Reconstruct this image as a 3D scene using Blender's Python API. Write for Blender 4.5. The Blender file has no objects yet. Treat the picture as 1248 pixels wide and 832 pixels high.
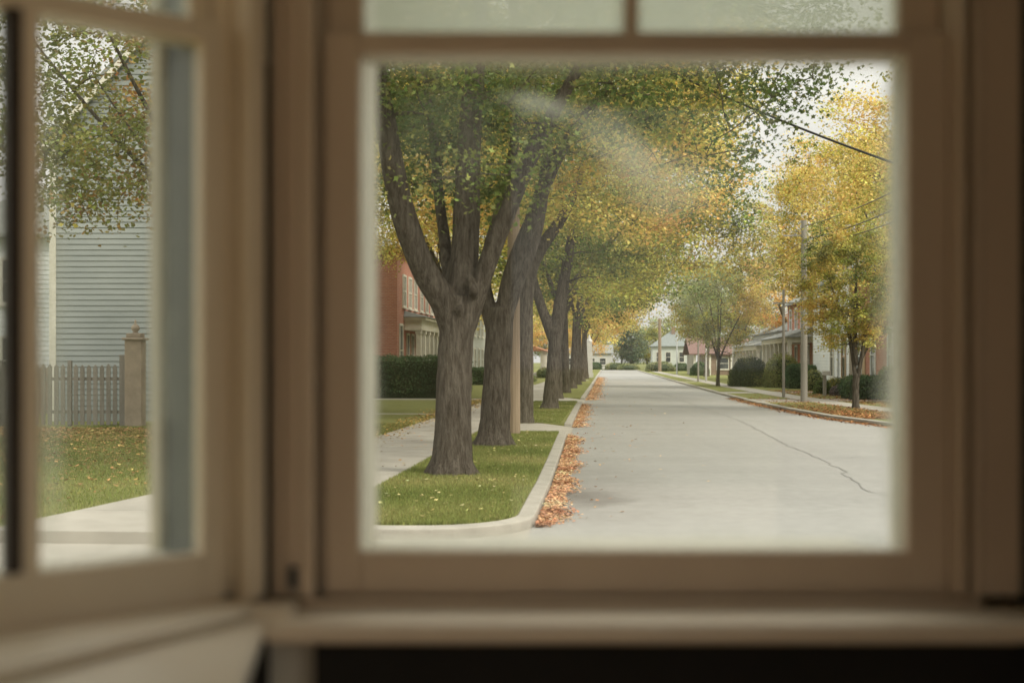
import bpy, math, random
import numpy as np
from mathutils import Vector, Matrix
random.seed(7); rng = np.random.default_rng(7)
PI = math.pi; R = math.radians
scn = bpy.context.scene
col = scn.collection
EYE = 1.9; F = 1560.0; A = math.atan(116/F); SA, CA = math.sin(A), math.cos(A)
ZL = 0.12                                    # height of verges and lawns above the road

def W(t, s, z=0.0):                          # street frame (t across, s along) -> world
    return Vector((s*SA + t*CA, s*CA - t*SA, z))
def at(px, py, Y):                           # point seen in the photo at distance Y
    return Vector(((px-624)/F*Y, Y, EYE + (440-py)/F*Y))
def gnd(px, py, z=ZL):
    Y = F*(EYE-z)/(py-440)
    return Vector(((px-624)/F*Y, Y, z))

# ------------------------------------------------------------------ helpers
def tag(o, label=None, cat=None, group=None, kind=None):
    if label: o['label'] = label
    if cat: o['category'] = cat
    if group: o['group'] = group
    if kind: o['kind'] = kind
    return o
def empty(name, loc=(0,0,0), rz=0.0):
    o = bpy.data.objects.new(name, None); col.objects.link(o)
    o.location = loc; o.rotation_euler = (0,0,rz); o.empty_display_size = .2
    return o
def copy_tree(o, parent=None):
    c = o.copy(); col.objects.link(c); c.parent = parent
    for ch in list(o.children): copy_tree(ch, c)
    return c

class MB:
    def __init__(s): s.v=[]; s.f=[]
    def add(s, vs, fs):
        n=len(s.v); s.v += [tuple(v) for v in vs]; s.f += [tuple(i+n for i in f) for f in fs]; return s
    def box(s, x0,x1,y0,y1,z0,z1):
        return s.add([(x0,y0,z0),(x1,y0,z0),(x1,y1,z0),(x0,y1,z0),(x0,y0,z1),(x1,y0,z1),(x1,y1,z1),(x0,y1,z1)],
            [(0,3,2,1),(4,5,6,7),(0,1,5,4),(1,2,6,5),(2,3,7,6),(3,0,4,7)])
    def prism(s, pts, z0, z1):               # pts counter-clockwise polygon
        n=len(pts)
        return s.add([(p[0],p[1],z0) for p in pts]+[(p[0],p[1],z1) for p in pts],
            [tuple(range(n))[::-1], tuple(range(n,2*n))]+[(i,(i+1)%n,n+(i+1)%n,n+i) for i in range(n)])
    def tube(s, pts, rad, seg=8, cap=True):
        pts=[Vector(p) for p in pts]; n=len(pts); up=Vector((0.13,0.31,0.94))
        base=len(s.v); prev=None
        for i,p in enumerate(pts):
            d=(pts[min(i+1,n-1)]-pts[max(i-1,0)]).normalized()
            if prev is None:
                a=d.cross(Vector((1,0,0)) if abs(d.x)<.8 else Vector((0,1,0))).normalized()
            else: a=(prev-d*prev.dot(d)).normalized()
            prev=a; b=d.cross(a); r=rad[i] if hasattr(rad,'__len__') else rad
            for k in range(seg):
                q=p+(a*math.cos(2*PI*k/seg)+b*math.sin(2*PI*k/seg))*r; s.v.append(tuple(q))
        for i in range(n-1):
            for k in range(seg):
                k2=(k+1)%seg
                s.f.append((base+i*seg+k, base+i*seg+k2, base+(i+1)*seg+k2, base+(i+1)*seg+k))
        if cap:
            s.f.append(tuple(base+k for k in range(seg))[::-1]); s.f.append(tuple(base+(n-1)*seg+k for k in range(seg)))
        return s
    def lathe(s, prof, c=(0,0,0), seg=16):
        n=len(prof); base=len(s.v)
        for r,z in prof:
            for k in range(seg): s.v.append((c[0]+r*math.cos(2*PI*k/seg), c[1]+r*math.sin(2*PI*k/seg), c[2]+z))
        for i in range(n-1):
            for k in range(seg):
                k2=(k+1)%seg; s.f.append((base+i*seg+k, base+i*seg+k2, base+(i+1)*seg+k2, base+(i+1)*seg+k))
        s.f.append(tuple(base+k for k in range(seg))[::-1]); s.f.append(tuple(base+(n-1)*seg+k for k in range(seg)))
        return s
    def build(s, name, m, parent=None, smooth=False, bevel=0):
        me=bpy.data.meshes.new(name); me.from_pydata(s.v,[],s.f); me.update()
        if m: me.materials.append(m)
        if smooth:
            me.polygons.foreach_set('use_smooth',[True]*len(me.polygons))
        o=bpy.data.objects.new(name,me); col.objects.link(o); o.parent=parent
        if bevel:
            b=o.modifiers.new('b','BEVEL'); b.width=bevel; b.segments=3; b.limit_method='ANGLE'; b.harden_normals=False
        return o

def np_mesh(name, verts, nper, mat, parent=None, tint=None, smooth=False):
    """verts (N*nper,3) -> N separate nper-gons"""
    N=len(verts)//nper
    me=bpy.data.meshes.new(name)
    me.vertices.add(N*nper); me.vertices.foreach_set('co', verts.astype(np.float32).ravel())
    me.loops.add(N*nper); me.loops.foreach_set('vertex_index', np.arange(N*nper,dtype=np.int32))
    me.polygons.add(N); me.polygons.foreach_set('loop_start', np.arange(0,N*nper,nper,dtype=np.int32))
    try: me.polygons.foreach_set('loop_total', np.full(N,nper,dtype=np.int32))
    except Exception: pass
    if tint is not None:
        a=me.color_attributes.new('tint','FLOAT_COLOR','POINT')
        c=np.ones((N*nper,4),np.float32); c[:,:3]=np.repeat(tint,nper,axis=0); a.data.foreach_set('color', c.ravel())
    me.materials.append(mat); me.update(calc_edges=True); me.validate()
    o=bpy.data.objects.new(name,me); col.objects.link(o); o.parent=parent
    return o

# ------------------------------------------------------------------ materials
def newmat(name):
    m=bpy.data.materials.new(name); m.use_nodes=True; nt=m.node_tree
    b=nt.nodes['Principled BSDF']; return m,nt,b
def N(nt,typ,**kw):
    n=nt.nodes.new(typ)
    for k,v in kw.items():
        if k in ('op','mode'): setattr(n, 'operation' if k=='op' else 'blend_type', v)
        elif hasattr(n,k): setattr(n,k,v)
        else: n.inputs[k].default_value=v
    return n
def ramp(nt, fac, stops):
    r=nt.nodes.new('ShaderNodeValToRGB'); nt.links.new(fac,r.inputs['Fac'])
    e=r.color_ramp.elements
    while len(e)<len(stops): e.new(.5)
    for i,(p,c) in enumerate(stops):
        e[i].position=p; e[i].color=(c[0],c[1],c[2],1) if hasattr(c,'__len__') else (c,c,c,1)
    return r.outputs['Color']
def noise(nt, scale, detail=4, rough=.55, vec=None, stretch=None, coord='Object'):
    tc=nt.nodes.new('ShaderNodeTexCoord'); v=vec or tc.outputs[coord]
    if stretch:
        mp=nt.nodes.new('ShaderNodeMapping'); mp.inputs['Scale'].default_value=stretch; nt.links.new(v,mp.inputs['Vector']); v=mp.outputs['Vector']
    n=nt.nodes.new('ShaderNodeTexNoise'); n.inputs['Scale'].default_value=scale; n.inputs['Detail'].default_value=detail; n.inputs['Roughness'].default_value=rough
    nt.links.new(v,n.inputs['Vector']); return n.outputs['Fac']
def bump(nt,b,h,strength,dist):
    n=nt.nodes.new('ShaderNodeBump'); n.inputs['Strength'].default_value=strength; n.inputs['Distance'].default_value=dist
    nt.links.new(h,n.inputs['Height']); nt.links.new(n.outputs['Normal'],b.inputs['Normal'])
def mix(nt,fac,a,b,mode='MIX'):
    n=nt.nodes.new('ShaderNodeMix'); n.data_type='RGBA'; n.blend_type=mode
    for i,x in ((0,fac),(6,a),(7,b)):
        if hasattr(x,'is_linked') or hasattr(x,'links'): nt.links.new(x,n.inputs[i])
        elif i==0: n.inputs[0].default_value=x
        else: n.inputs[i].default_value=(x[0],x[1],x[2],1) if hasattr(x,'__len__') else (x,x,x,1)
    return n.outputs[2]
def math_(nt,op,a,b=0.0,c=None,clamp=False):
    n=nt.nodes.new('ShaderNodeMath'); n.operation=op; n.use_clamp=clamp
    for i,x in enumerate((a,b,c)):
        if x is None: continue
        if isinstance(x,(int,float)): n.inputs[i].default_value=x
        else: nt.links.new(x,n.inputs[i])
    return n.outputs[0]

def mottled(name, c1, c2, scale=3, rough=.8, bs=.3, bd=.01, bscale=40, stretch=None, detail=5):
    m,nt,b=newmat(name)
    f=noise(nt,scale,detail,.6,stretch=stretch)
    nt.links.new(ramp(nt,f,[(.3,c1),(.7,c2)]),b.inputs['Base Color'])
    b.inputs['Roughness'].default_value=rough
    if bs: bump(nt,b,noise(nt,bscale,4,.6,stretch=stretch),bs,bd)
    return m

M={}
M['paint']=mottled('cream_paint',(.56,.45,.335),(.63,.515,.39),6,.45,.25,.002,25,(1,1,.25))  # main window's cream, darkened to stand for its dimmer light
M['lit_cream']=mottled('lit_cream_paint',(.84,.73,.56),(.88,.78,.62),5,.4,.15,.002,25)  # side window's cream, lightened in place of stronger light on it
M['stool']=mottled('lit_stool_paint',(.80,.70,.55),(.86,.78,.63),5,.35,.15,.001,25)  # lightened too: the brighter light on the stools is in the colour
M['outpaint']=mottled('exterior_paint',(.72,.68,.56),(.80,.76,.64),8,.6,.2,.002,30)
M['darkbrown']=mottled('dark_brown_strip',(.035,.026,.02),(.05,.038,.03),6,.7,.1,.002,25)
M['track']=mottled('shaded_blue_grey_paint',(.06,.07,.075),(.09,.10,.105),6,.5,.1,.002,30)  # pale exterior paint, its shade put into this dark colour
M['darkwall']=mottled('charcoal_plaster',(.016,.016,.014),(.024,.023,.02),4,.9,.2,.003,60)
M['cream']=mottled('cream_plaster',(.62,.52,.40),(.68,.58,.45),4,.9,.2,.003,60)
M['floor']=mottled('floor_boards',(.40,.27,.16),(.50,.35,.21),3,.5,.1,.002,20,(8,1,1))
M['ceil']=mottled('ceiling_plaster',(.55,.50,.42),(.60,.55,.46),3,.9,.1,.002,30)

# asphalt road: pale aged surface with tyre-worn streaks, faint patches and an oil stain
def road_mat():
    m,nt,b=newmat('aged_asphalt_concrete')
    f=noise(nt,.35,6,.6); f2=noise(nt,60,3,.7); f3=noise(nt,1.0,5,.65,stretch=(1.2,.10,1)); f4=noise(nt,.6,5,.6,stretch=(.10,1.1,1))
    c=ramp(nt,f,[(.3,(.255,.253,.235)),(.7,(.325,.32,.30))])
    c=mix(nt,.45,c,ramp(nt,f3,[(.35,(.23,.23,.215)),(.65,(.36,.355,.335))]))
    c=mix(nt,.32,c,ramp(nt,f4,[(.36,(.185,.183,.17)),(.6,(.37,.365,.34))]))
    c=mix(nt,.4,c,ramp(nt,f2,[(.3,(.14,.14,.13)),(.7,(.45,.44,.42))])); c=mix(nt,.3,c,ramp(nt,noise(nt,5,6,.7),[(.35,(.20,.198,.185)),(.65,(.37,.365,.34))]))
    tc=nt.nodes.new('ShaderNodeTexCoord')
    wn=noise(nt,1.6,5,.65); wn2=noise(nt,4,4,.6)
    def blob(cx,cy,rx,ry,lo,hi):
        mp=nt.nodes.new('ShaderNodeMapping'); mp.vector_type='POINT'
        mp.inputs['Location'].default_value=(-cx/rx,-cy/ry,0); mp.inputs['Scale'].default_value=(1/rx,1/ry,0)
        nt.links.new(tc.outputs['Object'],mp.inputs['Vector'])
        vm=nt.nodes.new('ShaderNodeVectorMath'); vm.operation='LENGTH'; nt.links.new(mp.outputs['Vector'],vm.inputs[0])
        d=math_(nt,'ADD',vm.outputs['Value'],math_(nt,'MULTIPLY',math_(nt,'SUBTRACT',wn,.5),2.4))
        mr=nt.nodes.new('ShaderNodeMapRange'); mr.inputs['From Min'].default_value=lo; mr.inputs['From Max'].default_value=hi
        mr.inputs['To Min'].default_value=1; mr.inputs['To Max'].default_value=0; nt.links.new(d,mr.inputs['Value']); return mr.outputs['Result']
    p=gnd(712,606,0)
    c=mix(nt,math_(nt,'MULTIPLY',blob(p.x,p.y,.5,1.1,.2,1.5),.9),c,(.085,.078,.066))
    p=gnd(722,590,0)
    c=mix(nt,math_(nt,'MULTIPLY',blob(p.x,p.y,.9,4.5,.2,1.6),.45),c,(.17,.16,.145))
    nt.links.new(c,b.inputs['Base Color']); b.inputs['Roughness'].default_value=.85
    bump(nt,b,f2,.5,.008); return m
M['road']=road_mat()
M['concrete']=mottled('pale_concrete',(.30,.28,.24),(.40,.375,.325),1.6,.85,.3,.005,70)
M['bounce_slab']=mottled('warm_bounce_slab',(.58,.47,.34),(.68,.57,.43),1.6,.85,.3,.005,70)  # warm pale colour for the added light-bouncing slab
M['kerb']=mottled('kerb_concrete',(.27,.255,.22),(.40,.375,.325),2.2,.85,.4,.008,50)
M['crack']=mottled('crack_filler',(.13,.125,.115),(.19,.185,.17),9,.7,.2,.004,60)
def grass_mat(name,g1,g2,g3):
    m,nt,b=newmat(name)
    f=noise(nt,.5,5,.6); f2=noise(nt,7,5,.7); f3=noise(nt,45,3,.7)
    c=ramp(nt,f,[(.35,g1),(.65,g2)])
    c=mix(nt,.45,c,ramp(nt,f2,[(.35,g1),(.65,g3)]))
    c=mix(nt,.35,c,ramp(nt,f3,[(.3,tuple(x*.45 for x in g1)),(.7,g3)]))
    nt.links.new(c,b.inputs['Base Color']); b.inputs['Roughness'].default_value=.9; b.inputs['Specular IOR Level'].default_value=.15
    bump(nt,b,noise(nt,30,4,.7),.8,.03); return m
M['dirt']=mottled('bare_soil',(.09,.07,.045),(.17,.15,.07),14,.95,.6,.02,40)
M['lawn']=grass_mat('lawn_turf',(.155,.175,.053),(.205,.22,.07),(.265,.255,.09))
M['soil']=grass_mat('far_turf',(.14,.16,.05),(.18,.19,.065),(.22,.21,.085))

def tint_mat(name, transl=.3, rough=.6, spec=.25):
    m,nt,b=newmat(name)
    a=nt.nodes.new('ShaderNodeAttribute'); a.attribute_name='tint'
    nt.links.new(a.outputs['Color'],b.inputs['Base Color']); b.inputs['Roughness'].default_value=rough; b.inputs['Specular IOR Level'].default_value=spec
    if transl:
        t=nt.nodes.new('ShaderNodeBsdfTranslucent'); nt.links.new(a.outputs['Color'],t.inputs['Color'])
        ms=nt.nodes.new('ShaderNodeMixShader'); ms.inputs[0].default_value=transl
        nt.links.new(b.outputs[0],ms.inputs[1]); nt.links.new(t.outputs[0],ms.inputs[2])
        nt.links.new(ms.outputs[0],nt.nodes['Material Output'].inputs['Surface'])
    return m
M['leaf']=tint_mat('leaves',.36)
M['dryleaf']=tint_mat('dry_leaves',.1,.8,.1)
M['blade']=tint_mat('grass_blades',.25,.8,.1)

def bark_mat():
    m,nt,b=newmat('furrowed_bark')
    v=noise(nt,16,7,.72,stretch=(1,1,.17)); w=noise(nt,1.3,4,.6); g=noise(nt,60,4,.75,stretch=(1,1,.35)); u=noise(nt,7,5,.7,stretch=(1,1,.5))
    c=ramp(nt,v,[(.38,(.024,.020,.016)),(.47,(.095,.080,.064)),(.60,(.20,.175,.145)),(.74,(.30,.27,.225))])
    c=mix(nt,.2,c,ramp(nt,u,[(.35,(.07,.055,.04)),(.55,(.17,.14,.105)),(.7,(.26,.23,.18))]))
    c=mix(nt,.15,c,ramp(nt,w,[(.35,(.11,.09,.06)),(.6,(.18,.15,.115)),(.75,(.16,.165,.11))]))
    c=mix(nt,.2,c,ramp(nt,g,[(.3,(.04,.032,.025)),(.7,(.30,.26,.21))]))
    nt.links.new(c,b.inputs['Base Color']); b.inputs['Roughness'].default_value=.95; b.inputs['Specular IOR Level'].default_value=.1
    bump(nt,b,math_(nt,'ADD',v,math_(nt,'MULTIPLY',g,.35)),1.0,.14); return m
M['bark']=bark_mat()
M['wood']=mottled('weathered_pole_wood',(.20,.145,.095),(.30,.23,.16),6,.85,.5,.01,30,(1,1,.1))
M['greywood']=mottled('grey_pole_wood',(.21,.195,.165),(.33,.31,.27),5,.85,.5,.01,30,(1,1,.1))
M['fence']=mottled('weathered_fence_wood',(.17,.155,.13),(.27,.245,.21),4,.9,.5,.006,30,(1,1,.15))
M['postpaint']=mottled('worn_brown_post_paint',(.24,.195,.145),(.34,.28,.21),3,.8,.3,.006,20)
M['siding']=mottled('blue_grey_siding',(.22,.245,.24),(.285,.31,.30),1.5,.65,.2,.004,30,(.3,.3,1))
M['white']=mottled('white_siding',(.72,.76,.78),(.80,.83,.84),1.2,.6,.2,.004,30,(.3,.3,1))
M['mint']=mottled('pale_green_siding',(.42,.45,.42),(.50,.53,.49),1.2,.6,.2,.004,30,(.3,.3,1))
M['trim']=mottled('cream_trim',(.58,.56,.48),(.70,.68,.60),3,.55,.1,.003,30)
M['tan']=mottled('tan_boards',(.42,.31,.19),(.50,.37,.24),2,.7,.2,.004,20)
M['brown']=mottled('brown_stucco',(.20,.14,.10),(.26,.19,.14),2,.8,.3,.01,20)
M['shingle']=mottled('grey_shingles',(.17,.18,.17),(.27,.28,.26),2.5,.9,.5,.02,10,(1,1,4))
M['redshingle']=mottled('red_shingles',(.13,.075,.06),(.19,.11,.09),2.5,.9,.5,.02,10,(1,1,4))
M['greenshingle']=mottled('green_grey_shingles',(.17,.195,.185),(.225,.245,.235),2.5,.9,.5,.02,10,(1,1,4))
M['wire']=mottled('black_cable',(.012,.012,.012),(.03,.028,.025),5,.6,0)
M['oldwire']=mottled('weathered_cable',(.16,.14,.11),(.22,.20,.16),5,.7,0)
M['steel']=mottled('galvanised_steel',(.40,.42,.42),(.52,.53,.53),5,.5,.1,.002,30)
M['darkmetal']=mottled('dark_metal',(.04,.045,.045),(.08,.08,.08),5,.5,0)
M['curtain']=mottled('curtain',(.45,.42,.36),(.55,.52,.45),3,.9,.2,.01,10,(6,6,.2))
M['stone']=mottled('pale_stone',(.45,.45,.43),(.58,.57,.54),3,.85,.3,.01,20)
M['orange']=mottled('orange_awning',(.40,.16,.08),(.48,.22,.12),3,.8,.1,.01,10)
def brick_mat():
    m,nt,b=newmat('red_brick')
    tc=nt.nodes.new('ShaderNodeTexCoord'); g=nt.nodes.new('ShaderNodeNewGeometry')
    sn=nt.nodes.new('ShaderNodeSeparateXYZ'); nt.links.new(g.outputs['True Normal'],sn.inputs[0])
    so=nt.nodes.new('ShaderNodeSeparateXYZ'); nt.links.new(tc.outputs['Object'],so.inputs[0])
    k=math_(nt,'GREATER_THAN',math_(nt,'ABSOLUTE',sn.outputs[0]),.7)
    u=math_(nt,'ADD',math_(nt,'MULTIPLY',so.outputs[1],k),math_(nt,'MULTIPLY',so.outputs[0],math_(nt,'SUBTRACT',1.0,k)))
    cb=nt.nodes.new('ShaderNodeCombineXYZ'); nt.links.new(u,cb.inputs[0]); nt.links.new(so.outputs[2],cb.inputs[1])
    br=nt.nodes.new('ShaderNodeTexBrick'); nt.links.new(cb.outputs[0],br.inputs['Vector'])
    br.inputs['Scale'].default_value=1; br.inputs['Brick Width'].default_value=.23; br.inputs['Row Height'].default_value=.085
    br.inputs['Mortar Size'].default_value=.012; br.inputs['Color1'].default_value=(.38,.125,.08,1); br.inputs['Color2'].default_value=(.50,.20,.13,1)
    br.inputs['Mortar'].default_value=(.42,.33,.27,1); br.inputs['Bias'].default_value=-.1
    c=mix(nt,.3,br.outputs['Color'],ramp(nt,noise(nt,1.1,5,.6),[(.3,(.30,.10,.07)),(.7,(.56,.26,.17))]))
    nt.links.new(c,b.inputs['Base Color']); b.inputs['Roughness'].default_value=.9
    bump(nt,b,br.outputs['Fac'],-.4,.01); return m
M['brick']=brick_mat()
def pane_mat():
    m,nt,b=newmat('window_pane')
    nt.links.new(ramp(nt,noise(nt,.7,3,.5),[(.4,(.035,.04,.04)),(.65,(.10,.105,.10))]),b.inputs['Base Color'])
    b.inputs['Roughness'].default_value=.08; b.inputs['Specular IOR Level'].default_value=.9; return m
M['pane']=pane_mat()

# old clear glass with a film of dust: heavier along the edges and in wiped smears
def glass_mat(name, x0,x1,z0,z1, edge=.035, emax=.30, base=.015, smears=(), dust=(.62,.66,.58)):
    m,nt,b=newmat(name)
    tc=nt.nodes.new('ShaderNodeTexCoord'); so=nt.nodes.new('ShaderNodeSeparateXYZ'); nt.links.new(tc.outputs['Object'],so.inputs[0])
    x,z=so.outputs[0],so.outputs[2]
    d=math_(nt,'MINIMUM',math_(nt,'MINIMUM',math_(nt,'SUBTRACT',x,x0),math_(nt,'SUBTRACT',x1,x)),math_(nt,'MINIMUM',math_(nt,'SUBTRACT',z,z0),math_(nt,'SUBTRACT',z1,z)))
    n1=noise(nt,9,5,.6); n2=noise(nt,3.5,4,.6,stretch=(1,1,2.2))
    d=math_(nt,'ADD',d,math_(nt,'MULTIPLY',math_(nt,'SUBTRACT',n1,.5),.03))
    mr=nt.nodes.new('ShaderNodeMapRange'); mr.interpolation_type='SMOOTHSTEP'; nt.links.new(d,mr.inputs['Value'])
    mr.inputs['From Min'].default_value=0; mr.inputs['From Max'].default_value=edge; mr.inputs['To Min'].default_value=emax; mr.inputs['To Max'].default_value=base
    fac=mr.outputs['Result']
    for (cx,cz,rx,rz,rot,amt) in smears:
        mp=nt.nodes.new('ShaderNodeMapping'); mp.vector_type='TEXTURE'
        mp.inputs['Location'].default_value=(cx,0,cz); mp.inputs['Rotation'].default_value=(0,rot,0); mp.inputs['Scale'].default_value=(rx,1,rz)
        nt.links.new(tc.outputs['Object'],mp.inputs['Vector'])
        sx=nt.nodes.new('ShaderNodeSeparateXYZ'); nt.links.new(mp.outputs['Vector'],sx.inputs[0])
        r=math_(nt,'SQRT',math_(nt,'ADD',math_(nt,'POWER',math_(nt,'ABSOLUTE',sx.outputs[0]),2.0),math_(nt,'POWER',math_(nt,'ABSOLUTE',sx.outputs[2]),2.0)))
        r=math_(nt,'ADD',r,math_(nt,'MULTIPLY',math_(nt,'SUBTRACT',n1,.5),1.6))
        q=nt.nodes.new('ShaderNodeMapRange'); q.interpolation_type='SMOOTHSTEP'; nt.links.new(r,q.inputs['Value'])
        q.inputs['From Min'].default_value=.25; q.inputs['From Max'].default_value=1.15; q.inputs['To Min'].default_value=amt; q.inputs['To Max'].default_value=0
        fac=math_(nt,'ADD',fac,math_(nt,'MULTIPLY',q.outputs['Result'],math_(nt,'ADD',math_(nt,'MULTIPLY',n2,1.2),.3)))
    fac=math_(nt,'MINIMUM',fac,.85)
    t=nt.nodes.new('ShaderNodeBsdfTransparent'); t.inputs['Color'].default_value=(.96,.97,.955,1)
    g=nt.nodes.new('ShaderNodeBsdfGlossy'); g.inputs['Roughness'].default_value=.03
    m1=nt.nodes.new('ShaderNodeMixShader'); m1.inputs[0].default_value=.02; nt.links.new(t.outputs[0],m1.inputs[1]); nt.links.new(g.outputs[0],m1.inputs[2])
    tr=nt.nodes.new('ShaderNodeBsdfTranslucent'); tr.inputs['Color'].default_value=(*dust,1)
    m2=nt.nodes.new('ShaderNodeMixShader'); nt.links.new(fac,m2.inputs[0]); nt.links.new(m1.outputs[0],m2.inputs[1]); nt.links.new(tr.outputs[0],m2.inputs[2])
    nt.links.new(m2.outputs[0],nt.nodes['Material Output'].inputs['Surface'])
    return m

# ------------------------------------------------------------------ the room and its windows
def struct(o): return tag(o,kind='structure')
SD=math.atan2(.66,.75)
WX0,WX1,WZ0,WZ1=-.262,.680,EYE-.327,EYE+.529       # lower glass of the front window
ZTOP=EYE+1.42; ZSILL=EYE-.42
# front window -----------------------------------------------------
win=empty('sash_window',(0,2.2,0))
tag(win,'cream double-hung sash window looking straight down the street','window','windows of the room')
def frame_rect(mb,x0,x1,z0,z1,X0,X1,Z0,Z1,y0,y1):   # hollow rectangle, outer X0.. inner x0..
    mb.box(X0,x0,y0,y1,Z0,Z1); mb.box(x1,X1,y0,y1,Z0,Z1); mb.box(x0,x1,y0,y1,Z0,z0); mb.box(x0,x1,y0,y1,z1,Z1)
lower=MB(); frame_rect(lower,WX0,WX1,WZ0,WZ1,-.323,.749,EYE-.402,EYE+.566,0,.04)
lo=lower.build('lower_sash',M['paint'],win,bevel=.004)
g=MB(); g.box(WX0+.0005,WX1-.0005,.022,.026,WZ0+.0005,WZ1-.0005)
g.build('glass',glass_mat('dusty_glass_main',WX0,WX1,WZ0,WZ1,.045,.28,.006,
   [(.045,EYE+.447,.085,.024,.2,.42),(.17,EYE+.385,.11,.05,.8,.16),(.26,EYE+.31,.10,.06,.2,.20),(-.12,EYE+.40,.12,.12,0,.05),(.655,EYE+.12,.03,.5,0,.16)]),lo)
upper=MB(); frame_rect(upper,WX0,WX1,EYE+.566,EYE+1.32,-.323,.749,EYE+.529,EYE+1.38,.046,.086)
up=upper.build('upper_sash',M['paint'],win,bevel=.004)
mu=MB(); mu.box(.198,.222,.05,.082,EYE+.567,EYE+1.319); mu.build('muntin',M['paint'],up,bevel=.003)
g=MB(); g.box(WX0+.0005,WX1-.0005,.068,.071,EYE+.5665,EYE+1.3195)
g.build('glass',glass_mat('dusty_glass_upper',WX0,WX1,EYE+.566,EYE+1.32,.06,.6,.60),up)
jb=MB()                                            # outer frame, daylight side
jb.box(-.34,WX0-.006,.088,.34,EYE-.42,ZTOP); jb.box(WX1+.006,.78,.088,.128,EYE-.42,ZTOP); jb.box(WX0-.006,WX1+.006,.088,.34,EYE+1.385,ZTOP)
jb.build('outer_frame',M['outpaint'],win,bevel=.004)
jt=MB(); jt.add([(WX0-.005,.041,EYE-.345),(WX1+.005,.041,EYE-.345),(WX1+.005,.42,EYE-.36),(WX0-.005,.42,EYE-.36),
   (WX0-.005,.041,EYE-.42),(WX1+.005,.041,EYE-.42),(WX1+.005,.42,EYE-.42),(WX0-.005,.42,EYE-.42)],[(0,1,2,3),(7,6,5,4),(0,4,5,1),(1,5,6,2),(2,6,7,3),(3,7,4,0)])
jt.build('outer_sill',M['outpaint'],win,bevel=.004)
tr=MB(); tr.box(-.336,-.325,.03,.088,EYE-.402,ZTOP); tr.box(.751,.762,-.006,.088,EYE-.402,ZTOP)
tr.build('sash_track',M['paint'],win,bevel=.003)
st=MB(); st.box(-.36,-.334,-.03,-.012,EYE-.40,ZTOP); st.box(.762,.772,-.03,.06,EYE-.40,ZTOP); st.box(.782,.796,-.034,.05,EYE-.40,ZTOP)
st.build('stop_bead',M['paint'],win,bevel=.005)
cs=MB(); cs.box(-.412,-.400,-.006,.09,EYE-.40,ZTOP); cs.box(-.400,-.388,-.028,.09,EYE-.40,ZTOP); cs.box(-.388,-.362,-.016,.09,EYE-.40,ZTOP); cs.box(.798,.868,-.022,.09,EYE-.40,ZTOP); cs.box(-.36,.798,-.02,.04,EYE+1.385,ZTOP+.02)
cs.build('casing',M['paint'],win,bevel=.006)
rb=MB(); rb.box(-.36,.80,-.03,.0,EYE-.418,EYE-.403); rb.build('sill_bead',M['paint'],win,bevel=.005)
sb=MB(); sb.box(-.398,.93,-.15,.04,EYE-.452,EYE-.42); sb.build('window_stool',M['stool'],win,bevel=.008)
ap=MB(); ap.box(-.395,.86,-.03,-.002,EYE-.48,EYE-.453); ap.build('apron',M['paint'],win,bevel=.003)
ht=MB(); ht.lathe([(.008,0),(.0085,.004),(.0085,.03),(.006,.036)],(-.372,-.028,EYE-.385),12); ht.build('catch_pin',M['darkmetal'],win)
# side window --------------------------------------------------------
sw=empty('sash_window',(-.415,2.2,0),SD)
tag(sw,'angled cream side window with the siding house and picket fence behind it','window','windows of the room')
KR=-.128; KL=-1.05; Z0s,Z1s=EYE-.318,EYE+.529
lo2=MB(); frame_rect(lo2,KL,KR,Z0s,Z1s,KL-.06,-.092,EYE-.408,EYE+.564,0,.035); l2=lo2.build('lower_sash',M['lit_cream'],sw,bevel=.004)
mu=MB(); mu.box(-.4245,-.399,-.004,.036,Z0s+.0005,Z1s-.0005); mu.box(-.735,-.71,-.004,.036,Z0s+.0005,Z1s-.0005); mu.build('muntin',M['lit_cream'],l2,bevel=.003)
q=MB(); q.box(-.446,-.4247,-.002,.034,Z0s+.0005,Z1s-.0005); q.build('muntin_dark_side',M['darkbrown'],l2,bevel=.003)  # strip added to colour in the dark left face of the muntin
g=MB(); g.box(KL+.0005,KR-.0005,.018,.021,Z0s+.0005,Z1s-.0005); g.build('glass',glass_mat('dusty_glass_side',-.398,KR-.02,Z0s,Z1s,.05,.16,.03,[(-.37,EYE+.0,.03,.4,0,.15),(-.19,EYE+.1,.025,.5,0,.16)],(.5,.52,.44)),l2)
up2=MB(); frame_rect(up2,KL,KR,EYE+.564,EYE+1.32,KL-.06,-.092,EYE+.531,EYE+1.38,.04,.075); u2=up2.build('upper_sash',M['lit_cream'],sw,bevel=.004)
g=MB(); g.box(KL+.0005,KR-.0005,.056,.059,EYE+.5645,EYE+1.3195); g.build('glass',glass_mat('dusty_glass_side_upper',KL,KR,EYE+.564,EYE+1.32,.05,.3,.1),u2)
jf=MB(); jf.box(-.122,.03,.05,.15,EYE-.42,EYE+.525); jf.box(-.122,.03,.077,.15,EYE+.525,ZTOP); jf.box(KL-.10,KL-.004,.078,.15,EYE-.42,ZTOP); jf.box(KL-.004,-.122,.078,.15,EYE+1.382,ZTOP)
jf.build('storm_track',M['track'],sw,bevel=.003)
je=MB(); je.box(-.132,.03,.152,.19,EYE-.42,ZTOP); je.box(KL-.1,KL-.004,.152,.19,EYE-.42,ZTOP); je.build('outer_frame',M['outpaint'],sw,bevel=.003)
js=MB(); js.box(KL-.1,-.122,.036,.16,EYE-.42,EYE-.33); js.build('outer_sill',M['outpaint'],sw,bevel=.003)
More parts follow.
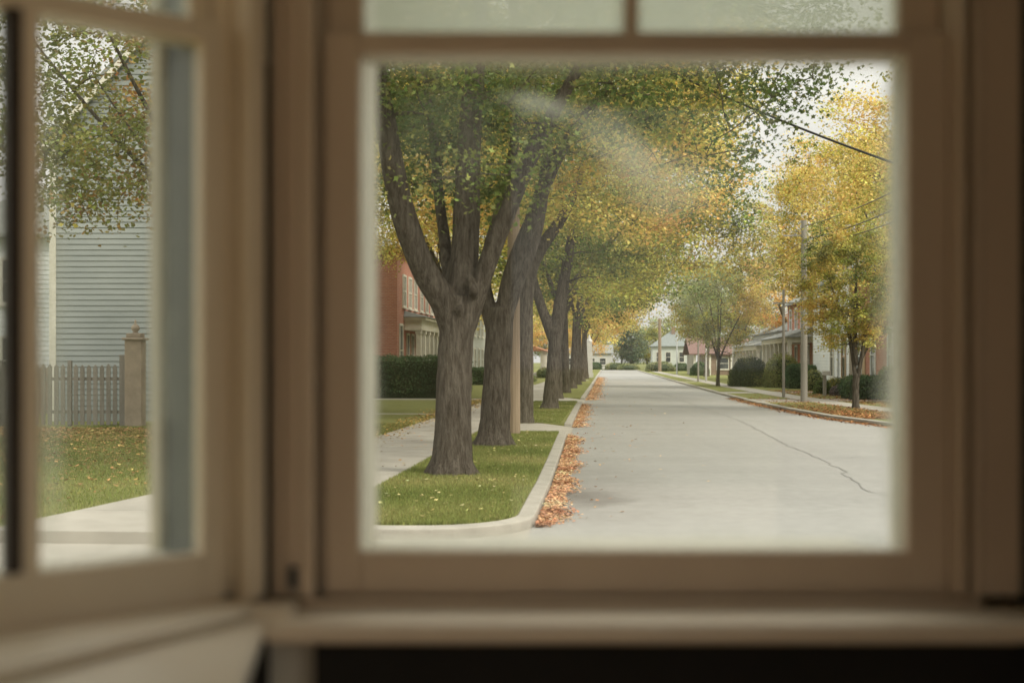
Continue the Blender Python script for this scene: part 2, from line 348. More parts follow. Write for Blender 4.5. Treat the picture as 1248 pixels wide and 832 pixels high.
sc_=MB(); sc_.box(-.090,-.060,.034,.048,EYE-.40,ZTOP); sc_.box(-.060,-.048,-.030,.048,EYE-.40,ZTOP); sc_.box(-.048,-.020,-.020,.048,EYE-.40,ZTOP); sc_.box(-.020,-.004,.02,.048,EYE-.40,ZTOP); sc_.box(KL-.14,KL-.064,-.02,.035,EYE-.40,ZTOP); sc_.box(KL-.06,-.095,-.02,.035,EYE+1.385,ZTOP+.02)
sc_.build('casing',M['lit_cream'],sw,bevel=.006)
# deep stool of the side window, in world axes (parent inverse kept)
def wparent(o,p):
    o.parent=p; o.matrix_parent_inverse=Matrix.LocRotScale(p.location,p.rotation_euler,None).inverted(); return o
ux,uy=-.75,-.66
ln=math.hypot(ux,uy); ux/=ln; uy/=ln
def on(k,off=0): return (-.415+ux*k+uy*(-off)*-1*0 + off*(.66/ln), 2.2+uy*k - off*(.75/ln))
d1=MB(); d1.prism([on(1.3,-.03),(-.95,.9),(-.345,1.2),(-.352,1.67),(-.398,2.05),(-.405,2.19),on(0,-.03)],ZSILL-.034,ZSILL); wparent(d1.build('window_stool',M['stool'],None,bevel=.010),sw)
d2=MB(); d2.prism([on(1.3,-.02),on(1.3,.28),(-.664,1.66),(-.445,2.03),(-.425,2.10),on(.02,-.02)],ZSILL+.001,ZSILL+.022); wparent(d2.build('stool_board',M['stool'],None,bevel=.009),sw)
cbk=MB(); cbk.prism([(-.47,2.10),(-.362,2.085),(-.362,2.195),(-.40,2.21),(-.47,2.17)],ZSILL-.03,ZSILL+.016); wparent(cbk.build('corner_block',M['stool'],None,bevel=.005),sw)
# room shell ---------------------------------------------------------
wf=MB(); wf.box(.87,3.2,2.2,2.5,.35,3.6); wf.box(.782,.87,2.292,2.5,.35,3.6); wf.box(-.34,.87,2.2+.004,2.5,.35,EYE-.423); wf.box(-.34,.87,2.2+.004,2.5,ZTOP+.003,3.6)
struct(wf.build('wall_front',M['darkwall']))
wsd=MB()
wsd.box(-3.2,KL-.142,.0,.16,.35,3.6); wsd.box(KL-.142,-.0,.004,.16,.35,EYE-.423); wsd.box(KL-.142,.0,.004,.16,ZTOP+.003,3.6)
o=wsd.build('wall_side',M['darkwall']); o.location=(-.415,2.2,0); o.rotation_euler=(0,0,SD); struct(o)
cp=MB(); cp.box(-.004,.20,.052,.30,.35,3.6); o=cp.build('corner_post',M['paint']); o.location=(-.415,2.2,0); o.rotation_euler=(0,0,SD); o.parent=None
cp2=MB(); cp2.prism([(-.343,2.50),(-.62,2.5),(-.6,2.30),(-.343,2.30)],.35,3.6)
bpy.data.objects.remove(o)
o=cp2.build('corner_wall',M['outpaint']); struct(o)
x_l,y_l=-.415+ux*3.2,2.2+uy*3.2
wl=MB(); wl.box(x_l-.15,x_l+.02,-3,y_l+.1,.35,3.6); struct(wl.build('wall_left',M['cream']))
wr=MB(); RY0,RY1,RZ0,RZ1=-2.8,.45,.7,3.4         # right wall with a wide unseen opening, added to let fill daylight in
wr.box(3.2,3.35,-3,RY0,.35,3.6); wr.box(3.2,3.35,RY1,2.5,.35,3.6); wr.box(3.2,3.35,RY0,RY1,.35,RZ0); wr.box(3.2,3.35,RY0,RY1,RZ1,3.6); struct(wr.build('wall_right',M['cream']))
pw=MB(); pw.box(.94,1.06,-.1,2.198,.35,3.6); struct(pw.build('added_shade_wall',M['darkwall']))  # unseen wall added to shade the right side of the window
wb=MB(); wb.box(x_l-.15,.0,-3.15,-3,.35,3.6); wb.box(3.15,3.35,-3.15,-3,.35,3.6); wb.box(.0,3.15,-3.15,-3,.35,.45); wb.box(.0,3.15,-3.15,-3,3.4,3.6)   # unseen opening added behind the viewer for fill daylight
struct(wb.build('wall_back',M['cream']))
fl=MB(); fl.box(x_l-.15,3.35,-3.15,2.5,.2,.35); struct(fl.build('room_floor',M['floor']))
cl=MB(); cl.box(x_l-.15,3.35,-3.15,2.6,3.6,3.7); struct(cl.build('ceiling',M['ceil']))

# ------------------------------------------------------------------ ground, road, verges
def interp(tab,s):
    return float(np.interp(s,[a for a,_ in tab],[b for _,b in tab]))
TL=[(10,-.83),(19,-.85),(24,-.905),(31,-1.0),(52,-1.1),(90,-1.09),(150,-1.12),(280,-1.14)]
TR=[(22,20),(25,15.5),(28,12.6),(31,10.6),(34,9.2),(37,8.3),(43,7.3),(50,6.85),(57,6.62),(67,6.45),(90,6.3),(120,6.2),(186,6.1),(280,6.0)]
SW=[(22,18.5),(28,15.2),(34,12.6),(40,11.2),(46,10.3),(55,9.65),(66,9.2),(90,8.7),(150,8.4),(280,8.2)]
def ribbon(name,fl_,fr_,s0,s1,z,mat,step=2.0,thick=0,kind='structure'):
    n=max(2,int((s1-s0)/step)+1); mb=MB(); ss=np.linspace(s0,s1,n)
    L=[W(fl_(s),s,z) for s in ss]; Rr=[W(fr_(s),s,z) for s in ss]
    pts=L+Rr; fs=[(i,n+i,n+i+1,i+1) for i in range(n-1)]
    if thick:
        k=len(pts); pts=pts+[p-Vector((0,0,thick)) for p in pts]
        fs+=[(i,i+1,k+i+1,k+i) for i in range(n-1)]+[(n+i+1,n+i,k+n+i,k+n+i+1) for i in range(n-1)]+[(0,k,k+n,n),(n-1,2*n-1,k+2*n-1,k+n-1)]
    mb.add(pts,fs); return tag(mb.build(name,mat),kind=kind)
gm=MB(); gm.add([(-900,-300,-.02),(900,-300,-.02),(900,1500,-.02),(-900,1500,-.02)],[(0,1,2,3)]); struct(gm.build('ground',M['soil']))
tc_=MB(); tc_.prism([(-9,-14),(12,-14),(12,-3.2),(-9,-3.2)],-.01,.12); struct(tc_.build('bounce_slab',M['bounce_slab']))  # unseen slab added to bounce warm daylight into the room
# street + cross street sheet
rd=MB(); ss=list(np.linspace(10,275,100))
pts=[W(interp(TL,s)-.02,s,0) for s in ss]; pr=[W(max(interp(TR,s),0)+.02,s,0) for s in ss]; n=len(ss)
rd.add(pts+pr,[(i,n+i,n+i+1,i+1) for i in range(n-1)]); struct(rd.build('road',M['road']))
xr=MB(); a_,b_=W(-60,3.5,-.004),W(60,3.5,-.004); c_,d_=W(60,24,-.004),W(-60,13.4,-.004)
c0=W(0,13.4,-.004); 
xr.add([a_,b_,c_,d_],[(0,1,2,3)]); struct(xr.build('cross_street',M['concrete']))

kl=lambda s: interp(TL,s); kr=lambda s: interp(TR,s)
def corner_poly(s0,r=1.1):                         # verge outline with rounded near corner, (t,s)
    tk=kl(s0)-.2; c=[]
    for i in range(9):
        a=-PI/2+i*PI/2/8; c.append((tk-r+r*math.cos(a), s0+r+r*math.sin(a)))
    return c
SWL=-3.2
# first verge
cp=corner_poly(13.75)
poly=[(SWL,13.75)]+cp+[(kl(s)-.2,s) for s in (17,19,22,25,28,31,32.3)]+[(SWL,32.3)]
v=MB(); v.prism([W(t,s)[:2] for t,s in poly],-.01,ZL); struct(v.build('grass_verge',M['lawn']))
# kerb round it
def kerb(name,inner,outer,z=ZL+.006):
    n=len(inner); mb=MB(); pts=[W(t,s,z) for t,s in inner]+[W(t,s,z-.012) for t,s in outer]+[W(t,s,-.02) for t,s in outer]+[W(t,s,-.02) for t,s in inner]
    fs=[(i,n+i,n+i+1,i+1) for i in range(n-1)]+[(n+i,2*n+i,2*n+i+1,n+i+1) for i in range(n-1)]+[(3*n+i,i,i+1,3*n+i+1) for i in range(n-1)]+[(0,3*n,2*n,n),(n-1,2*n-1,3*n-1,4*n-1)]
    mb.add(pts,fs); return struct(mb.build(name,M['kerb'],bevel=.02))
inn=[(-5.0,13.72)]+[(t+.003,s) for t,s in corner_poly(13.75)]+[(kl(s)-.2,s) for s in (17,19,22,25,28,31,32.3)]
cpo=[]
for i in range(9):
    a=-PI/2+i*PI/2/8; tk=kl(13.75); cpo.append((tk-1.3+1.3*math.cos(a), 13.55+1.3+1.3*math.sin(a)))
out=[(-5.0,13.55)]+cpo+[(kl(s),s) for s in (17,19,22,25,28,31,32.3)]
kerb('kerb',inn,out)
# crossings & further verges (left)
def verge_left(s0,s1):
    ribbon('grass_verge',lambda s:SWL,lambda s:kl(s)-.2,s0,s1,ZL,M['lawn'],3,thick=.14)
    ss=list(np.linspace(s0,s1,max(3,int((s1-s0)/4))))
    kerb('kerb',[(kl(s)-.2,s) for s in ss],[(kl(s),s) for s in ss])
verge_left(36.7,57); verge_left(62.5,118); verge_left(121,272)
for a,b in ((32.3,36.7),(57,62.5),(118,121)):
    n=8; mb=MB(); r=[]
    for i in range(n+1):
        t=SWL+(kl(a)+.05-SWL)*i/n; z=ZL+.003 if t<kl(a)-.9 else ZL+.003-(t-(kl(a)-.9))/.95*(ZL-.006)
        r+= [W(t,a,z),W(t,b,z)]
    mb.add(r,[(2*i,2*i+2,2*i+3,2*i+1) for i in range(n)]); struct(mb.build('driveway_apron',M['concrete']))
def swl(s): return -interp([(8,6.9),(12,6.7),(14.5,6.35),(17,6.06),(20,5.7),(24,5.42),(280,5.35)],s)
def slabs(name,fl_,fr_,s0,s1,z,step):
    """pavement of cast slabs with open joints"""
    mb=MB(); s=s0
    while s<s1:
        e=min(s+step,s1); g_=.012
        q=[W(fl_(s+g_),s+g_),W(fr_(s+g_),s+g_),W(fr_(e-g_),e-g_),W(fl_(e-g_),e-g_)]
        zz=z+random.uniform(-.002,.002)
        mb.add([(p.x,p.y,-.015) for p in q]+[(p.x,p.y,zz) for p in q],[(4,5,6,7),(0,1,5,4),(1,2,6,5),(2,3,7,6),(3,0,4,7)]); s=e
    return struct(mb.build(name,M['concrete']))
slabs('sidewalk',swl,lambda s:SWL-.012,13.0,272,ZL+.004,1.9)
# left lawns
mb=MB(); ss=[6,10,12,14.5,17,20,24,30,40,42.6]
mb2=[W(swl(s)-.01,s) for s in ss]
def lawn(name,sa,sb,far=-70):
    ss=[s for s in (6,10,12,14.5,17,20,24) if sa<s<sb]; ss=[sa]+ss+[sb]
    pts=[W(swl(s)-.012,s,ZL) for s in ss]; q=[W(far,sb,ZL),W(far,sa,ZL)]
    mb=MB(); mb.prism([p[:2] for p in (pts+q)],-.01,ZL); return struct(mb.build(name,M['lawn']))
lawn('lawn',6,42.6); lawn('lawn',43.2,58.5); lawn('lawn',60.5,95); lawn('lawn',96.5,275)
for sa,sb in ((42.6,43.2),(58.5,60.5),(95,96.5)):
    ribbon('footpath',lambda s:-12,lambda s:-5.37,sa,sb,ZL+.004,M['concrete'],1)
# right side
sl=lambda s: interp(SW,s)-.65; sr=lambda s: interp(SW,s)+.65
def verge_right(s0,s1):
    ribbon('grass_verge',lambda s:kr(s)+.2,lambda s:sl(s)-.01,s0,s1,ZL,M['lawn'],1.5,thick=.14)
    ss=list(np.linspace(s0,s1,max(3,int((s1-s0)/1.5))))
    mb=[(kr(s)+.2,s) for s in ss]; ou=[(kr(s),s) for s in ss]
    kerb('kerb',mb[::-1],ou[::-1])
verge_right(27,56.5); verge_right(62,72); verge_right(76.5,112); verge_right(116,272)
for a,b in ((56.5,62),(72,76.5),(112,116)):
    ribbon('driveway_apron',lambda s:kr(s)-.02,lambda s:sl(s)-.01,a,b,ZL-.03,M['concrete'],1,thick=.08)
slabs('sidewalk',sl,sr,24,272,ZL+.004,1.6)
ribbon('lawn',lambda s:sr(s)+.01,lambda s:70,24,275,ZL,M['lawn'],3,thick=.14)
for a,b in ((58,61.5),(73,75.5)):
    ribbon('footpath',lambda s:sr(s)+.012,lambda s:13.4,a,b,ZL+.004,M['concrete'],1)
# end of the street
em=MB(); em.prism([W(-80,275.5)[:2],W(80,275.5)[:2],W(160,700)[:2],W(-160,700)[:2]],-.01,ZL); struct(em.build('far_lawn',M['soil']))
for (px,py,rr_) in ((550,578,.62),(602,543,.62),(640,515,.5),(671,498,.6),(1043,497,.35)):
    g_=gnd(px,py); n=28; mb=MB(); pts=[(g_.x,g_.y,ZL+.006)]+[(g_.x+math.cos(2*PI*i/n)*rr_*random.uniform(.8,1.2),g_.y+math.sin(2*PI*i/n)*rr_*random.uniform(.8,1.25),ZL+.003) for i in range(n)]
    mb.add(pts,[(0,1+i,1+(i+1)%n) for i in range(n)]); struct(mb.build('bare_soil',M['dirt']))  # bare soil rings, also standing in for soft contact shadow at the trunks
# cracks in the road, sealed
def crack(name,pix,w,z=.004):
    pts=[gnd(x,y,0) for x,y in pix]; fine=[]
    for i in range(len(pts)-1):
        n=max(2,int((pts[i+1]-pts[i]).length/.35))
        for k in range(n):
            p=pts[i].lerp(pts[i+1],k/n); fine.append(p+Vector((random.gauss(0,.035),random.gauss(0,.05),0)))
    fine.append(pts[-1]); n=len(fine); vs=[]
    for i,p in enumerate(fine):
        d=(fine[min(i+1,n-1)]-fine[max(i-1,0)]).normalized(); s_=Vector((-d.y,d.x,0))*w*random.uniform(.35,1.2)*.5*min(1,.25+i/4,(n-i)/4)
        vs+= [(p.x-s_.x,p.y-s_.y,z),(p.x+s_.x,p.y+s_.y,z)]
    MBx=MB(); MBx.add(vs,[(2*i,2*i+2,2*i+3,2*i+1) for i in range(n-1)]); return struct(MBx.build(name,M['crack']))
crack('road_crack',[(792,474),(815,482),(850,495),(900,512),(925,524),(960,543),(1005,561),(1028,575),(1042,588),(1060,599),(1080,604)],.034)
crack('road_crack',[(703,536),(740,532),(790,529),(850,530)],.05)
crack('road_crack',[(716,484),(760,483),(815,485)],.2)
crack('road_crack',[(1012,560),(1050,556),(1095,560)],.025)

# ------------------------------------------------------------------ foliage
GREEN=np.array((.155,.195,.055)); DGREEN=np.array((.095,.135,.045)); YG=np.array((.40,.37,.085)); GOLD=np.array((.72,.53,.17)); ORG=np.array((.72,.40,.14)); OLIVE=np.array((.29,.30,.10)); GREY=np.array((.31,.34,.18)); RUST=np.array((.40,.21,.09)); PALEG=np.array((.42,.40,.18))
def kites(pos, size, tint, flat=.35):
    """leaf-shaped quads at pos, random tilt"""
    n=len(pos); nrm=rng.normal(size=(n,3)); nrm[:,2]+=flat*np.sign(nrm[:,2])*2; nrm/=np.linalg.norm(nrm,axis=1)[:,None]
    a=rng.normal(size=(n,3)); a-=nrm*(a*nrm).sum(1)[:,None]; a/=np.linalg.norm(a,axis=1)[:,None]; b=np.cross(nrm,a)
    sz=(size*rng.uniform(.6,1.25,n))[:,None]; w=sz*rng.uniform(.32,.48,(n,1))
    droop=nrm*sz*rng.uniform(-.12,.12,(n,1))
    v=np.stack([pos-a*sz*.5, pos+b*w-a*sz*.05+droop, pos+a*sz*.5, pos-b*w-a*sz*.05+droop],axis=1)
    return v.reshape(-1,3)
def stars(pos,size,tint=None):
    """lobed, maple-like leaves (10-point outline)"""
    n=len(pos); nrm=rng.normal(size=(n,3)); nrm[:,2]+=.6*np.sign(nrm[:,2]); nrm/=np.linalg.norm(nrm,axis=1)[:,None]
    a=rng.normal(size=(n,3)); a-=nrm*(a*nrm).sum(1)[:,None]; a/=np.linalg.norm(a,axis=1)[:,None]; b=np.cross(nrm,a)
    sz=(size*rng.uniform(.6,1.2,n))[:,None]; out=[]
    for k in range(10):
        ang=2*PI*k/10; r=(.55 if k%2==0 else .25)*(1.15 if k==0 else (.6 if k in (4,6) else 1)); 
        out.append(pos+(a*math.cos(ang)+b*math.sin(ang))*sz*r + nrm*sz*(.08 if k%2 else -.05))
    return np.stack(out,axis=1).reshape(-1,3)
def vnoise(p,freq,seed=0):
    r=np.random.default_rng(100+seed); o=np.zeros(len(p))
    for k in range(5):
        d=r.normal(size=3); d/=np.linalg.norm(d); o+=np.sin(p@d*freq*(1+.35*k)*2*PI/3+r.uniform(0,6.28))
    return o/5*1.3
def palette(p, cols, freq, seed, jit=.13):
    """cols: list of (weight position, colour); picks by smooth noise + jitter"""
    n=len(p); f=np.clip(.5+.5*vnoise(p,freq,seed)+rng.normal(0,.09,n),0,.9999)
    xs=np.array([c[0] for c in cols]); C=np.array([c[1] for c in cols]); out=np.stack([np.interp(f,xs,C[:,k]) for k in range(3)],axis=1)
    return np.clip(out*np.exp(rng.normal(0,jit,(n,1)))*(1+rng.normal(0,.06,(n,3))),.008,.9)

def grow(skel, skel_r, centers, r_tip=.012):
    """connect cluster centres to a skeleton with thin branches; returns tubes"""
    sk=np.array([tuple(p) for p in skel]); rad=list(skel_r); P=[sk]; tubes=[]
    nodes=sk.copy(); d0=np.min(np.linalg.norm(centers[:,None,:]-sk[None],axis=2),axis=1)
    for i in np.argsort(d0):
        c=centers[i]; dv=c-nodes; dist=np.linalg.norm(dv,axis=1); cost=dist+np.where(dv[:,2]<-.3,-dv[:,2]*.8,0)
        j=int(np.argmin(cost)); L=dist[j]; q=nodes[j]; r0=min(rad[j]*.7,.012+.014*L+.01)
        mid=q+(c-q)*.5+np.array([rng.normal(0,.08*L),rng.normal(0,.08*L),.06*L])
        tubes.append(([q,mid,c],[max(r0,r_tip),max(r0*.7,r_tip*.8),r_tip*.6]))
        nodes=np.vstack([nodes,mid[None],c[None]]); rad+= [max(r0*.7,r_tip),r_tip*1.3]
    return tubes

def crown_centers(c, rad, n, lo=-1.0, gap=.35, seed=0, shell=.45):
    out=[]; c=np.array(c); rad=np.array(rad)
    while len(out)<n:
        q=rng.normal(size=(n*3,3)); q/=np.linalg.norm(q,axis=1)[:,None]; q*= (shell+(1-shell)*rng.random((len(q),1)))**.6
        bulge=1+.22*vnoise(q*3+seed,1.0,seed)[:,None]
        p=c+q*rad*bulge
        keep=(q[:,2]>lo)&(vnoise(p,.55,seed+5)>-gap*2.2)
        out+=list(p[keep])
    return np.array(out[:n])

def tree(name, root_loc, limbs, limb_r, c, rad, nclus, nleaf, lsize, cols, label, group=None, cat='tree', cr=.55, lo=-1, gap=.35, seed=0,
         freq=.35, remesh=0, star=False, flatc=.55, extra=None, seg=9, shell=.45, twig=.012):
    """limbs: list of polylines (world). Empty root > trunk, crown"""
    root=empty(name,root_loc); tag(root,label,cat,group); off=np.array(root_loc)
    cen=crown_centers(c,rad,nclus,lo,gap,seed,shell)
    if extra is not None: cen=np.vstack([cen,np.array(extra)])
    tb=MB(); sk=[];sr_=[]
    for i,(l,r) in enumerate(zip(limbs,limb_r)):
        l=[Vector(p) for p in l]
        # refine with slight wobble
        f=[];fr=[]
        for a in range(len(l)-1):
            for k in range(3):
                u=k/3; p0=l[max(a-1,0)];p1=l[a];p2=l[a+1];p3=l[min(a+2,len(l)-1)]
                p=.5*((2*p1)+(p2-p0)*u+(2*p0-5*p1+4*p2-p3)*u*u+(3*p1-p0-3*p2+p3)*u*u*u)
                f.append(p); fr.append(r[a]+(r[a+1]-r[a])*u)
        f.append(l[-1]); fr.append(r[-1])
        tb.tube([p-Vector(off) for p in f],[x*random.uniform(.97,1.03) for x in fr],16 if remesh else seg)
        if len(l)==3: continue       # a burl or a root, not a limb
        if i>0 or len(limbs)==1:
            sk+=f[2:]; sr_+=fr[2:]
        else: sk.append(f[-1]); sr_.append(fr[-1])
    tubes=grow(sk,sr_,cen,twig)
    t2=MB()
    for p,r in tubes: t2.tube([Vector(x)-Vector(off) for x in p],r,5,cap=False)
    if remesh:
        o=tb.build('trunk',M['bark'],root,smooth=True)
        m=o.modifiers.new('r','REMESH'); m.mode='VOXEL'; m.voxel_size=remesh; m.use_smooth_shade=True
        s=o.modifiers.new('s','SMOOTH'); s.factor=.6; s.iterations=6
        bpy.context.view_layer.update()
        me=bpy.data.meshes.new_from_object(o.evaluated_get(bpy.context.evaluated_depsgraph_get()))
        o.modifiers.clear(); nb=MB(); nb.v=[tuple(v.co) for v in me.vertices]; nb.f=[tuple(q.vertices) for q in me.polygons]; nb.add(t2.v,t2.f)
        bpy.data.objects.remove(o); nb.build('trunk',M['bark'],root,smooth=True)
    else:
        tb.v and tb.add(t2.v,t2.f); tb.build('trunk',M['bark'],root,smooth=True)
    # leaves
    n=len(cen)*nleaf; idx=np.repeat(np.arange(len(cen)),nleaf); r=rng.normal(size=(n,3))*np.array([cr,cr,cr*flatc])*.62
    szf=rng.uniform(.6,1.35,len(cen))[idx][:,None]
    p=cen[idx]+r*szf
    keep=p[:,2]>1.2; p=p[keep]
    cj=np.exp(rng.normal(.05,.24,(len(cen),1)))*(1+rng.normal(0,.05,(len(cen),3)))   # random light and dark sprays stand in for lit and shaded clumps
    tint=np.clip(palette(p,cols,freq,seed)*cj[idx][keep],.008,.85)
    if star: np_mesh('crown',stars(p-off,lsize),10,M['leaf'],root,tint)
    else: np_mesh('crown',kites(p-off,lsize,tint),4,M['leaf'],root,tint)
    return root
def auto_limbs(base, h_fork, r0, c, rad, n=4, seed=0, lean=0):
    r=random.Random(seed); b=Vector(base); fk=b+Vector((r.uniform(-.05,.05)*h_fork+lean*h_fork,r.uniform(-.05,.05)*h_fork,h_fork))
    L=[[b-Vector((0,0,.15)),b+Vector((0,0,.12)),b+Vector((0,0,.5)),b.lerp(fk,.55),fk]]; RR=[[r0*1.5,r0*1.28,r0*1.05,r0*.95,r0*.92]]
    for i in range(n):
        a=2*PI*i/n+r.uniform(-.4,.4); tip=Vector(c)+Vector((math.cos(a)*rad[0]*.55,math.sin(a)*rad[1]*.55,rad[2]*r.uniform(.1,.6)))
        m1=fk.lerp(tip,.35)+Vector((0,0,.05*h_fork)); m2=fk.lerp(tip,.7)
        st=fk-Vector((0,0,r0*1.2)); rr=r0*r.uniform(.5,.68)
        L.append([st,fk.lerp(m1,.45),m1,m2,tip]); RR.append([rr,rr,rr*.8,rr*.5,rr*.22])
    L.append([fk-Vector((0,0,.2)),fk.lerp(Vector(c),.6),Vector(c)+Vector((0,0,rad[2]*.55))]); RR.append([r0*.7,r0*.45,r0*.12])
    return L,RR

def roots(b,r,n,seed):
    q=random.Random(seed); out=[];rr=[]
    for i in range(n):
        a=2*PI*i/n+q.uniform(-.3,.3); d=Vector((math.cos(a),math.sin(a),0)); L_=q.uniform(1.45,1.9)
        out.append([b+d*r*.55+Vector((0,0,r*1.1)),b+d*r*1.05+Vector((0,0,r*.18)),b+d*r*L_+Vector((0,0,-.07))]); rr.append([r*.30,r*.26,r*.10])
    return out,rr
def px_limb(pix, Y, dy=0.0):
    n=len(pix); return [at(x,y,Y+dy*i/(n-1)) for i,(x,y) in enumerate(pix)]
ROWG='street trees in the left-hand row'
# tree 1 ------------------------------------------------------------
b1=gnd(550,578); Y=b1.y; k=Y/F
def flare(px,py0,pts): return pts
L=[[at(549,592,Y),at(549,577,Y),at(551,562,Y),at(552,530,Y),at(553,480,Y),at(555,430,Y),at(558,390,Y),at(561,360,Y)]]
RR=[[33*k,30*k,25.5*k,23*k,22*k,21.5*k,22.5*k,22*k]]
L.append(px_limb([(556,405),(541,368),(520,335),(504,298),(491,258),(481,215),(472,160),(462,95),(455,20)],Y,-1.0)); RR.append([x*k for x in (20,17,16,15.5,15,14,13,10,7)])
L.append(px_limb([(560,390),(564,350),(567,300),(569,250),(571,190),(576,120),(583,40),(590,-60)],Y,.5)); RR.append([x*k for x in (21,18.5,17.5,16.5,15.5,14,11,8)])
L.append(px_limb([(556,370),(547,330),(541,285),(535,240),(531,190),(522,120),(505,30)],Y,1.6)); RR.append([x*k for x in (13,9,7.5,7,6.5,5,3)])
L.append(px_limb([(566,395),(582,355),(600,305),(620,255),(640,205),(660,165),(690,110),(730,40)],Y,-.6)); RR.append([x*k for x in (16,12,11.5,11,10.5,10,7.5,5)])
for (x,y,r_) in ((577,354,7),(573,342,6),(560,376,5)): L.append([at(x,y-7,Y-.26),at(x,y,Y-.33),at(x+1,y+8,Y-.26)]); RR.append([r_*k*.5,r_*k,r_*k*.5])
NB=6
o_,r_=roots(b1,25*k,8,3); L+=o_; RR+=r_
c1=W(-1.9,20.5,9.2)
ext=[at(x,y,Y+dy) for x,y,dy in [(470,120,-1),(500,110,1),(485,150,.5),(520,140,-1.5),(530,170,-1.8),(545,120,-2),(470,90,0),(560,150,-2),(610,120,-2),(640,150,-1.6),(660,120,-1.8),(540,200,-1.8),(555,215,-2),(600,190,-2),(650,190,-1.5),(690,160,-1),(500,190,-1.9),(470,180,-2),(525,220,-2.1),(570,185,-2.2),(640,215,-1.4),(940,120,0),(965,105,0),(990,95,0),(1000,92,.4),(930,150,0),(915,110,1),(880,120,-1),(890,160,0),(860,190,.5),(960,130,.6),(900,200,1.2),(925,185,.8)]]+[at(rng.uniform(462,720),rng.uniform(70,215),Y-rng.uniform(1.2,3.2)) for _ in range(20)]
ext=[e+Vector((0,abs(Y-e.y)*1.1+.5 if (e.x/e.y)<.06 and n_%3 else 0,0)) for n_,e in enumerate(ext)]
tree('maple_tree',b1,L,RR,c1,(6.2,5.6,4.6),680,125,.098,[(0,DGREEN),(.45,GREEN),(.75,OLIVE),(.95,YG)],
     'nearest street tree, thick trunk forking low into several heavy limbs',ROWG,remesh=.03,star=True,seed=1,cr=.62,lo=-.72,freq=.3,extra=ext)
# tree 2 ------------------------------------------------------------
b2=gnd(602,543); Y=b2.y; k=Y/F
L=[[at(601,556,Y),at(601,543,Y),at(602,530,Y),at(604,500,Y),at(606,450,Y),at(609,400,Y),at(610,375,Y)]]; RR=[[27*k,24.5*k,20*k,18.2*k,16.8*k,16.8*k,16.5*k]]
L.append(px_limb([(605,405),(594,370),(590,335),(597,300),(607,265),(618,220),(628,165),(632,90)],Y,.6)); RR.append([x*k for x in (13,9.5,8.5,8,7.5,7,6,4)])
L.append(px_limb([(612,400),(620,350),(632,310),(648,270),(664,225),(680,190),(705,150),(745,100)],Y,-.8)); RR.append([x*k for x in (13,11.5,10.5,9.5,9,8,6,4)])
L.append(px_limb([(614,390),(634,335),(650,295),(660,250),(664,205),(672,140)],Y,1.2)); RR.append([x*k for x in (10,8.5,8,7.5,6.5,4)])
o_,r_=roots(b2,20*k,7,4); L+=o_; RR+=r_
tree('maple_tree',b2,L,RR,W(-1.8,28.5,9.5),(5.4,5.0,4.9),560,110,.11,[(0,GREEN),(.35,OLIVE),(.6,YG),(.9,GOLD)],
     'second street tree of the near row, rough trunk just before the wooden utility pole',ROWG,remesh=.035,seed=2,cr=.62,lo=-.7,freq=.3)
# tree 3
b3=gnd(640,515); Y=b3.y; k=Y/F
L=[[at(641,525,Y),at(640,515,Y),at(640,505,Y),at(641,470,Y),at(641,420,Y),at(641,370,Y),at(642,340,Y)]]; RR=[[14*k,12.5*k,10.5*k,9.3*k,9*k,9*k,9.5*k]]
L.append(px_limb([(642,360),(648,325),(662,298),(682,270),(700,235),(715,190)],Y,.5)); RR.append([x*k for x in (9,8.5,8,7,5.5,3)])
L.append(px_limb([(641,355),(640,315),(645,270),(655,225),(660,170)],Y,-.5)); RR.append([x*k for x in (8,7,6,5,3)])
tree('maple_tree',b3,L,RR,W(-1.4,38,9.3),(5.6,5.4,4.8),520,110,.12,[(0,OLIVE),(.3,YG),(.6,GOLD),(.95,GOLD*np.array((1,.85,.8)))],
     'slim straight street tree standing just past the wooden utility pole',ROWG,remesh=.03,seed=3,cr=.68,lo=-.78,freq=.28)
# tree 4
b4=gnd(671,498); Y=b4.y; k=Y/F
L=[[at(670,506,Y),at(670,498,Y),at(671,490,Y),at(673,460,Y),at(676,425,Y),at(677,400,Y)]]; RR=[[15*k,13*k,10*k,8.5*k,8*k,9*k]]
L.append(px_limb([(675,412),(664,385),(657,365),(650,340),(640,300)],Y,.5)); RR.append([x*k for x in (8,6.5,6,5,3)])
L.append(px_limb([(678,412),(682,375),(687,345),(693,310),(700,260)],Y,.5)); RR.append([x*k for x in (8,8,7,6,3)])
ext4=[at(rng.uniform(845,935),rng.uniform(225,335),50+rng.uniform(-2,2)) for _ in range(60)]
tree('maple_tree',b4,L,RR,W(-1.0,49,9.6),(5.9,5.6,5.0),520,105,.13,[(0,DGREEN),(.35,GREEN),(.6,YG),(.9,GOLD)],
     'fourth street tree of the near row with flared foot on the second grass verge',ROWG,remesh=.035,seed=4,cr=.72,lo=-.8,freq=.22,extra=ext4)
rest=[(61,-2.35,.36,[(0,DGREEN),(.4,GREEN),(.8,YG)]),(72,-2.3,.36,[(0,GREEN),(.5,YG),(.9,GOLD)]),(84,-2.25,.38,[(0,DGREEN),(.5,GREEN),(1,YG)]),(97,-2.2,.38,[(0,GREEN),(.5,YG),(.9,GOLD)]),(112,-2.15,.38,[(0,YG),(.5,GOLD),(.9,ORG)]),(129,-2.1,.38,[(0,GREEN),(.5,YG),(.9,GOLD)])]
